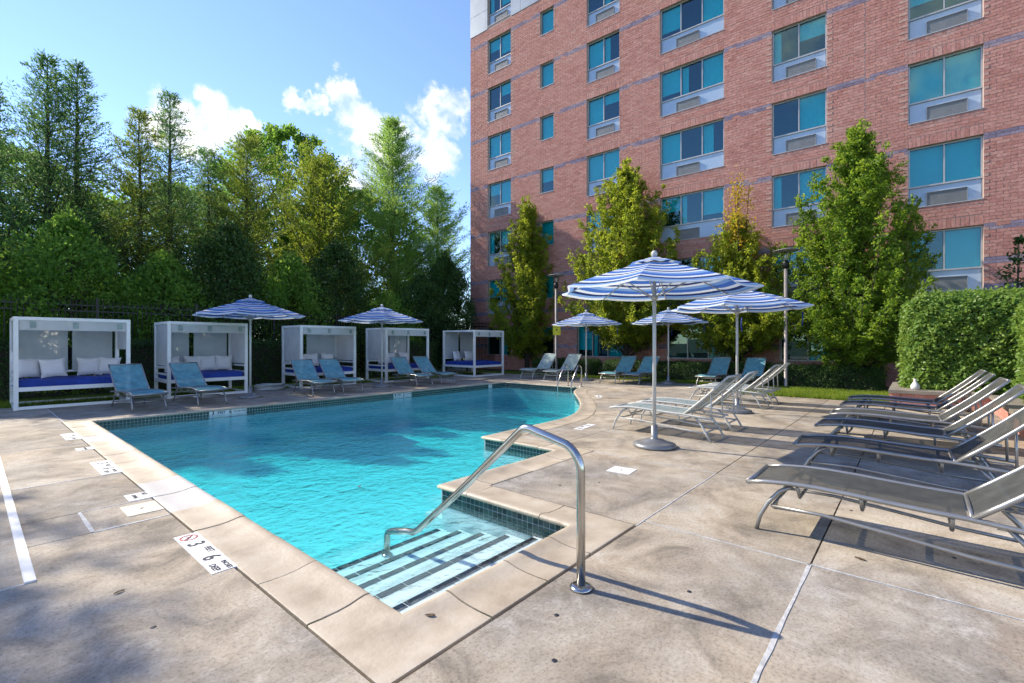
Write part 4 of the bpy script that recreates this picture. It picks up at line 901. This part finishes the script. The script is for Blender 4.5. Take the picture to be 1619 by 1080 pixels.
# ------------------------------------------------------------------ vegetation
def diamonds(p, a, nrm, L, Wd):
    """leaf quads: base p, axis a, facing nrm, length L, width Wd"""
    a = a / (np.linalg.norm(a, axis=1, keepdims=True) + 1e-9); b = np.cross(a, nrm); b /= (np.linalg.norm(b, axis=1, keepdims=True) + 1e-9); c = np.cross(b, a)
    L = L[:, None]; Wd = Wd[:, None]; mid = p + a * L * .45 - c * L * .06
    V = np.stack([p, mid + b * Wd * .5, p + a * L, mid - b * Wd * .5], 1).reshape(-1, 3)
    return V
def leaf_mesh(name, V, mat): return np_mesh(name, V, np.arange(len(V)).reshape(-1, 4), mat)
def unit(r, n): v = r.normal(size=(n, 3)); return v / np.linalg.norm(v, axis=1, keepdims=True)
def conifer(name, H, Rb, seed, mat, label, loc, group, low=.10, nb=130, per=150, L=.15, Wd=.036, up=.42, dense=1.0, power=.85, lean=0, tuft=.13):
    r = np.random.default_rng(seed); root = empty(name, loc); tag(root, label, 'tree', group)
    tr = MB(); k = 10; wob = r.normal(0, .03, (k + 1, 2)).cumsum(0) * .6
    def trunk(z): 
        i = min(k - 1, int(z / H * k)); f = z / H * k - i; w = wob[i] * (1 - f) + wob[i + 1] * f; return np.array([w[0] + lean * z, w[1], z])
    tr.tube([trunk(H * i / k) for i in range(k + 1)], [max(.012, .017 * H * (1 - i / k) ** .9) for i in range(k + 1)], 8)
    Vs = []
    for i in range(nb):
        f = low + (1 - low) * ((i + r.random()) / nb) ** .9; z = f * H; az = i * 2.39996 + r.normal(0, .3)
        ln = Rb * (1 - f) ** power * r.choice((r.uniform(.35, .8), r.uniform(.75, 1.3))) * (1 if f > low + .08 else .8) + .12; el = up * r.uniform(.5, 1.5) + .5 * max(0, f - .6)
        d = np.array([math.cos(az) * math.cos(el), math.sin(az) * math.cos(el), math.sin(el)]); s = trunk(min(z, H * .985)); m = 5
        P = [s + d * ln * t / m + np.array([0, 0, .22 * ln * (t / m) ** 2 - .10 * ln * (t / m)]) for t in range(m + 1)]
        if ln > .4: tr.tube(P, [max(.005, .012 * ln ** .6 * (1.1 - t / m)) for t in range(m + 1)], 4, False)
        n = int(per * dense * (ln / Rb + .12) * 1.25); PA = np.array(P)
        # side twigs: foliage lies on short sprays that leave the branch
        ntw = max(4, int(ln * 9)); tw = r.integers(0, ntw, n); tt = np.clip((tw + .5) / ntw * 1.02, .08, 1.0); idx = np.minimum((tt * m).astype(int), m - 1); fr = (tt * m - idx)[:, None]
        base = PA[idx] * (1 - fr) + PA[idx + 1] * fr
        sd_ = np.where(tw % 2 == 0, 1.0, -1.0)[:, None]; side = np.cross(d, [0, 0, 1.0]); side /= np.linalg.norm(side); tl = (.18 + .35 * ln * .28 * (1.1 - tt))[:, None] * r.random((n, 1))
        twd = d * .75 + side * sd_ * .75 + np.array([0, 0, .12]); p = base + twd * tl + r.normal(0, tuft * .35, (n, 3)) * np.array([1, 1, .7])
        a = twd + r.normal(0, .5, (n, 3)) + np.array([0, 0, .15]); Vs.append(diamonds(p, a, unit(r, n) + np.array([0, 0, .8]), L * r.uniform(.6, 1.3, n), Wd * r.uniform(.7, 1.3, n)))
    tr.obj('trunk', M['bark'], root); link('crown', leaf_mesh('crown', np.concatenate(Vs), mat), root)
    return root
def broadleaf(name, H, Rx, seed, mat, label, loc, group, z0=.25, clumps=70, per=320, L=.13, Wd=.085, shape='round', trunk=True, cat='tree', cl=.42, mat2=None, top2=None, stems=1):
    """limbs fan out to clump centres spread through the crown volume; leaves gather round each clump"""
    r = np.random.default_rng(seed); root = empty(name, loc); tag(root, label, cat, group); tr = MB(); Vs = []; V2 = []
    zb = z0 * H
    for s in range(stems if stems > 1 else 1):
        o = r.normal(0, .08 * (stems > 1), 2); tr.tube([(o[0], o[1], 0), (o[0] * .6 + r.normal(0, .03), r.normal(0, .03), zb), (r.normal(0, .06), r.normal(0, .06), H * .6), (0, 0, H * .93)], [.016 * H, .013 * H, .006 * H, .002 * H], 7)
    for c in range(clumps):
        f = (c + r.random()) / clumps; az = c * 2.39996 + r.normal(0, .4)
        if shape == 'egg':      # narrow base, widest low, pointed top
            rad = Rx * (math.sin(math.pi * min(1, .16 + f * .50) ** 1.0) if f < .38 else ((1 - f) / .62) ** .72) * 1.0; rad = max(rad, .08)
        elif shape == 'cone': rad = Rx * (1 - f) ** .8 * (min(1, f / .12 + .4))
        else: rad = Rx * math.sqrt(max(.03, 1 - (2 * f - 1) ** 2))
        q = math.sqrt(r.random()) if r.random() < .4 else r.uniform(.72, 1.08); cz = zb * .7 + (H - zb * .7) * f
        C = np.array([math.cos(az) * rad * q, math.sin(az) * rad * q, cz]); hb = max(zb * .5, cz - rad * q * 1.7 - .3)
        tr.tube([(0, 0, hb), tuple(C * np.array([.55, .55, 0]) + np.array([0, 0, hb + (cz - hb) * .5])), tuple(C)], [.006 * H * (1.15 - f), .0042 * H * (1.15 - f), .004], 4, False)
        n = int(per * r.uniform(.6, 1.3)); k = cl * r.uniform(.7, 1.25) * (1 if f < .85 else .6)
        g = unit(r, n) * (r.random((n, 1)) ** .55) * k * np.array([1, 1, 1.25 if shape == 'egg' else .8]); p = C + g
        out = p - np.array([0, 0, cz * .7 + .3 * zb]); out /= (np.linalg.norm(out, axis=1, keepdims=True) + 1e-6)
        v = diamonds(p, out * .5 + r.normal(0, .6, (n, 3)) + np.array([0, 0, .35 if shape == 'egg' else -.15]), unit(r, n) + out * .7 + np.array([0, 0, .5]), L * r.uniform(.6, 1.3, n), Wd * r.uniform(.6, 1.2, n))
        (V2 if (top2 and f > top2 - .12 * r.random()) else Vs).append(v)
    if trunk: tr.obj('trunk', M['bark'], root)
    if Vs: link('crown', leaf_mesh('crown', np.concatenate(Vs), mat), root)
    if V2: link('crown', leaf_mesh('crown', np.concatenate(V2), mat2), root)
    return root
def fastigiate(name, H, Rx, seed, mat, label, loc, group, nb=120, per=330, L=.115, Wd=.066, zb=.06, zs=.10, spread=.17):
    """upswept limbs from a short bole, leaves gathered along each limb, so the outline breaks into plumes"""
    r = np.random.default_rng(seed); root = empty(name, loc); tag(root, label, 'tree', group); tr = MB(); Vs = []
    tr.tube([(0, 0, 0), (.02, .03, H * .25), (-.03, .02, H * .6), (0, 0, H * .95)], [.015 * H, .012 * H, .006 * H, .002 * H], 8)
    lob = r.uniform(.72, 1.15, 9)
    for i in range(nb):
        f = ((i + r.random()) / nb) ** .85; az = i * 2.39996 + r.normal(0, .35); env = Rx * (min(1, (f + .10) / .34) ** .8 if f < .24 else ((1 - f) / .76) ** .60 + .02)
        a9 = (az % 6.283) / 6.283 * 9; l0 = lob[int(a9) % 9] * (1 - a9 % 1) + lob[(int(a9) + 1) % 9] * (a9 % 1); rad = env * l0 * (r.uniform(.25, .8) if r.random() < .4 else r.uniform(.75, 1.1))
        tz_ = H * (zs + (1 - zs) * f) * r.uniform(.97, 1.03); b0 = max(zb * H * r.uniform(.8, 2.2), tz_ - rad * r.uniform(1.5, 2.4) - .5); tip = np.array([math.cos(az) * rad, math.sin(az) * rad, tz_]); st = np.array([0, 0, min(b0, tz_ - .2)])
        mid = st * .45 + tip * .55 + np.array([math.cos(az), math.sin(az), -.5]) * rad * .12; m = 6; P = np.array([(1 - t) ** 2 * st + 2 * t * (1 - t) * mid + t * t * tip for t in np.linspace(0, 1, m + 1)])
        ln = np.linalg.norm(tip - st); tr.tube([tuple(p) for p in P], [max(.004, .0085 * ln ** .5 * (1.15 - t / m)) for t in range(m + 1)], 4, False)
        n = int(per * (ln / 2.2) ** .8 * r.uniform(.6, 1.2)); nt_ = max(5, int(ln * 6)); tw = r.integers(0, nt_, n); t = .22 + .80 * (tw + .5) / nt_; ii = np.minimum((t * m).astype(int), m - 1); fr = (t * m - ii)[:, None]; base = P[ii] * (1 - fr) + P[ii + 1] * fr
        td = unit(r, nt_)[tw] + np.array([0, 0, .25]); p = base + td * (spread * 1.6 * (1.15 - .6 * t) * r.random(n) ** .7)[:, None] + r.normal(0, spread * .28, (n, 3))
        Vs.append(diamonds(p, td + r.normal(0, .6, (n, 3)), unit(r, n) + np.array([0, 0, .9]) + .4 * td, L * r.uniform(.55, 1.3, n), Wd * r.uniform(.6, 1.2, n)))
    tr.obj('trunk', M['bark'], root); link('crown', leaf_mesh('crown', np.concatenate(Vs), mat), root); return root
def hedge(name, x0, x1, y0, y1, z0, z1, n, seed, mat, label, L=.075, Wd=.055, rough=.06, rnd=.25):
    r = np.random.default_rng(seed); root = empty(name, ((x0 + x1) / 2, (y0 + y1) / 2, z0)); tag(root, label, 'hedge'); w, d, h = (x1 - x0) / 2, (y1 - y0) / 2, z1 - z0
    area = np.array([d * h, d * h, w * h, w * h, 2 * w * d]); fc = r.choice(5, n, p=area / area.sum()); u = r.uniform(-1, 1, n); v = r.uniform(-1, 1, n); P = np.zeros((n, 3)); Nn = np.zeros((n, 3)); hv = (v + 1) / 2
    for k, (ax, sg_) in enumerate(((0, -1), (0, 1), (1, -1), (1, 1), (2, 1))):
        s = fc == k
        if ax == 0: P[s] = np.stack([np.full(s.sum(), sg_ * w), u[s] * d, hv[s] * h], 1)
        elif ax == 1: P[s] = np.stack([u[s] * w, np.full(s.sum(), sg_ * d), hv[s] * h], 1)
        else: P[s] = np.stack([u[s] * w, v[s] * d, np.full(s.sum(), h)], 1)
        Nn[s, ax] = sg_
    # round the shoulders and roughen with soft lumps
    c = P.copy(); rad = rnd; c[:, 0] = np.clip(c[:, 0], -w + rad, w - rad); c[:, 1] = np.clip(c[:, 1], -d + rad, d - rad); c[:, 2] = np.clip(c[:, 2], -9, h - rad); q = P - c; ql = np.linalg.norm(q, axis=1, keepdims=True); q = q / (ql + 1e-6); P = c + q * np.minimum(ql, rad)
    lump = np.sin(P[:, 0] * 5.1 + seed) * np.sin(P[:, 1] * 4.3 + 1) * np.sin(P[:, 2] * 4.7 + 2) * .6 + np.sin(P[:, 0] * 13 + P[:, 2] * 9) * np.sin(P[:, 1] * 11) * .4
    P += q * (lump * rough)[:, None] - q * (r.random((n, 1)) ** 2 * .16) + q * ((r.random((n, 1)) < .035) * r.random((n, 1)) * .16) + r.normal(0, .012, (n, 3))
    V = diamonds(P, r.normal(0, .7, (n, 3)) + np.array([0, 0, -.25]) + q * .4, q + unit(r, n) * .65, L * r.uniform(.55, 1.25, n), Wd * r.uniform(.6, 1.2, n))
    link('foliage', leaf_mesh('foliage', V, mat), root)
    b = MB(); b.box(-w + .2, w - .2, -d + .2, d - .2, .02, h - .2); b.obj('inner_twigs', M['bark'], root)
    return root
GL = 'trees in the row behind the fence'
conifer('cedar_tree', 11.7, 5.4, 11, M['cedar'], 'tall dark cedar with twin tops, left one', (1.8, 23.6, 0), GL, nb=230, per=165, power=1.02)
conifer('cedar_tree', 11.9, 5.0, 12, M['cedar'], 'tall dark cedar with twin tops, right one', (2.7, 23.8, 0), GL, nb=220, per=165, power=1.02)
conifer('cedar_tree', 9.8, 4.4, 13, M['cedar'], 'dark cedar cut by the left picture edge', (.2, 22.6, 0), GL, nb=150, per=190, power=.95)
conifer('cedar_tree', 10.8, 4.0, 14, M['cedar_olive'], 'olive green cedar just right of the twin cedars', (4.5, 23.7, 0), GL, nb=160, per=190, power=.95)
conifer('cedar_tree', 12.2, 4.6, 15, M['cedar'], 'pointed dark cedar between the twin cedars and the olive trees', (5.7, 24.2, 0), GL, nb=190, per=165, power=1.0)
conifer('cedar_tree', 10.4, 4.2, 16, M['cedar'], 'shorter green cedar with a double tip', (7.3, 24.9, 0), GL, nb=160, per=190, power=.9)
conifer('cedar_tree', 11.2, 4.2, 17, M['cedar_olive'], 'broad olive green cedar left of the yellow green tree', (8.8, 24.2, 0), GL, nb=190, per=220, power=.66)
conifer('yellowing_tree', 11.3, 5.2, 18, M['yellowing'], 'rounded yellow green tree behind the second umbrella', (12.5, 24.7, 0), GL, low=.06, nb=230, per=260, power=.52, up=.6, L=.16, Wd=.045)
conifer('white_pine', 15.2, 7.0, 19, M['pine'], 'tall bright green white pine beside the building', (17.1, 24.5, 0), GL, low=.06, nb=230, per=400, L=.24, Wd=.035, up=.38, power=.85, tuft=.26)
conifer('white_pine', 11.6, 4.6, 20, M['pine'], 'second white pine touching the building corner', (20.2, 23.8, 0), GL, low=.08, nb=170, per=300, L=.24, Wd=.035, up=.34, power=.7, tuft=.26)
broadleaf('background_tree', 15.6, 4.6, 21, M['decid'], 'tall leafy tree far behind the olive cedars', (13.9, 32, 0), GL, .25, 240, 190, .22, .14, 'round', cl=.8)
broadleaf('background_tree', 12.4, 4.6, 22, M['decid'], 'rounded leafy tree far behind the yellow green tree', (18.5, 31, 0), GL, .2, 150, 190, .24, .16, 'round', cl=.85)
broadleaf('background_tree', 9.5, 4.2, 23, M['decid'], 'low leafy tree far behind the slim cedars', (7.0, 30, 0), GL, .15, 150, 190, .24, .16, 'round', cl=.85)
broadleaf('background_tree', 9.5, 4.2, 24, M['decid'], 'low leafy tree far behind the twin cedars', (.5, 29, 0), GL, .15, 140, 190, .24, .16, 'round', cl=.85)
# trees that stand left of the picture and shade the near deck
conifer('cedar_tree', 12.4, 2.3, 31, M['cedar'], 'dark cedar at the far left of the row beyond the first cabana', (-3.1, 16.4, 0), GL, nb=110, per=170)
broadleaf('dark_evergreen', 6.2, 1.8, 33, M['darkhedge'], 'dark evergreen bush tree against the building corner', (17.0, 19.4, 0), GL, .08, 90, 330, .12, .07, 'egg', cl=.42)
GS = 'shrubs behind the cabanas'
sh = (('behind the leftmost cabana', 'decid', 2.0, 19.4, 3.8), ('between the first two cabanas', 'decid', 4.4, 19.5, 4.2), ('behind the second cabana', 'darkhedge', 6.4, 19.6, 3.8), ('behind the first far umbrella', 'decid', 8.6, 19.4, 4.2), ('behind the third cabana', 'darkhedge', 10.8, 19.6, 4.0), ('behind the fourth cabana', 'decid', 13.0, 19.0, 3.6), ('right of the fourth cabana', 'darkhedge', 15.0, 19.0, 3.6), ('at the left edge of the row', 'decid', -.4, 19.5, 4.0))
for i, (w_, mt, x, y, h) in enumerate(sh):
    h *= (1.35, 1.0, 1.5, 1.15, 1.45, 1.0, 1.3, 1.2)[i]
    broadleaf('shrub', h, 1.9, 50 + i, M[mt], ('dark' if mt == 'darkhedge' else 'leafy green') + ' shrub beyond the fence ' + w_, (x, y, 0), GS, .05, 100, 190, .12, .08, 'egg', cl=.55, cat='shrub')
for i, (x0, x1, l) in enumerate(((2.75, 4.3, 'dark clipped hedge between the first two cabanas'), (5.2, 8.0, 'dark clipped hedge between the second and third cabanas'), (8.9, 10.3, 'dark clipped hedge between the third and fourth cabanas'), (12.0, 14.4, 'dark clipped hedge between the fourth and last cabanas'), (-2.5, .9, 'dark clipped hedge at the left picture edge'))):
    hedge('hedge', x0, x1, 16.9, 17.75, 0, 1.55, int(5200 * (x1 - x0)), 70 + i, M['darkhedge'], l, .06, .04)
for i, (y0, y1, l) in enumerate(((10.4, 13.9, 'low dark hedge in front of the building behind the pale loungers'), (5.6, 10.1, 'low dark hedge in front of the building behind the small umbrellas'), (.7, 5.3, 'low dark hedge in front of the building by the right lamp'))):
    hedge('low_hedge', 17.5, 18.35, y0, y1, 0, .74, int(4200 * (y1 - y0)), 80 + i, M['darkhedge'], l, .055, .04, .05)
hedge('clipped_hedge', 14.75, 16.6, -2.4, .22, .2, 2.62, 40000, 90, M['hedge'], 'big clipped bright green hedge block above the planter wall', .085, .065, .13, .5)
hedge('clipped_hedge', 9.0, 14.4, -3.1, -1.62, 0, 2.55, 42000, 91, M['hedge'], 'bright green clipped hedge at the right picture edge', .085, .065, .13, .5)
GH = 'columnar hornbeams in front of the building'
fastigiate('hornbeam_tree', 8.7, 2.15, 41, M['hornbeam'], 'narrow hornbeam nearest the far building corner', (18.75, 15.1, 0), GH, 150, 380)
fastigiate('hornbeam_tree', 9.3, 3.0, 42, M['hornbeam'], 'full yellow green hornbeam behind the small striped umbrellas', (18.75, 9.55, 0), GH, 220, 390, zs=.16, zb=.10)
fastigiate('hornbeam_tree', 6.0, 2.7, 43, M['hornbeam'], 'thin hornbeam with sparse yellow orange tips', (18.75, 5.0, 0), GH, 130, 360, zs=.2, zb=.12)
fastigiate('hornbeam_tree', 8.1, 2.5, 44, M['hornbeam_green'], 'large green hornbeam right of the lamp post', (18.1, 1.35, 0), GH, 230, 430, .10, .06, zs=.10)
def tips():      # bare leading shoots with thin yellow leaves on the thin hornbeam
    root = [o for o in COL.objects if o.get('label') == 'thin hornbeam with sparse yellow orange tips'][0]; r = np.random.default_rng(77); tr = MB(); Vs = []
    for k in range(12):
        a = r.uniform(0, 6.28); q = r.uniform(.1, 1.1); h = r.uniform(5.9, 8.3) - q * 1.6; b = np.array([math.cos(a) * q * .5, math.sin(a) * q * .5, 4.2]); e = np.array([math.cos(a) * q, math.sin(a) * q, h])
        P = [b * (1 - t) + e * t + np.array([0, 0, .15 * math.sin(t * 3)]) for t in (0, .35, .7, 1)]; tr.tube(P, [.022, .016, .011, .004], 5)
        n = 150; t = r.uniform(.25, 1.02, n); c = np.floor(t * 7) / 7 + .05; p = b * (1 - c[:, None]) + e * c[:, None] + r.normal(0, .13, (n, 3)); Vs.append(diamonds(p, r.normal(0, .7, (n, 3)), unit(r, n) + np.array([0, 0, .6]), .12 * r.uniform(.6, 1.2, n), .075 * r.uniform(.6, 1.2, n)))
    tr.obj('shoot', M['bark'], root); link('crown', leaf_mesh('crown', np.concatenate(Vs), M['orange']), root)
tips()
broadleaf('sapling', 4.4, .45, 45, M['darkhedge'], 'thin dark sapling behind the hedge at the right edge', (18.4, -2.1, 0), GH, .3, 16, 60, .11, .07, 'cone', cl=.22)
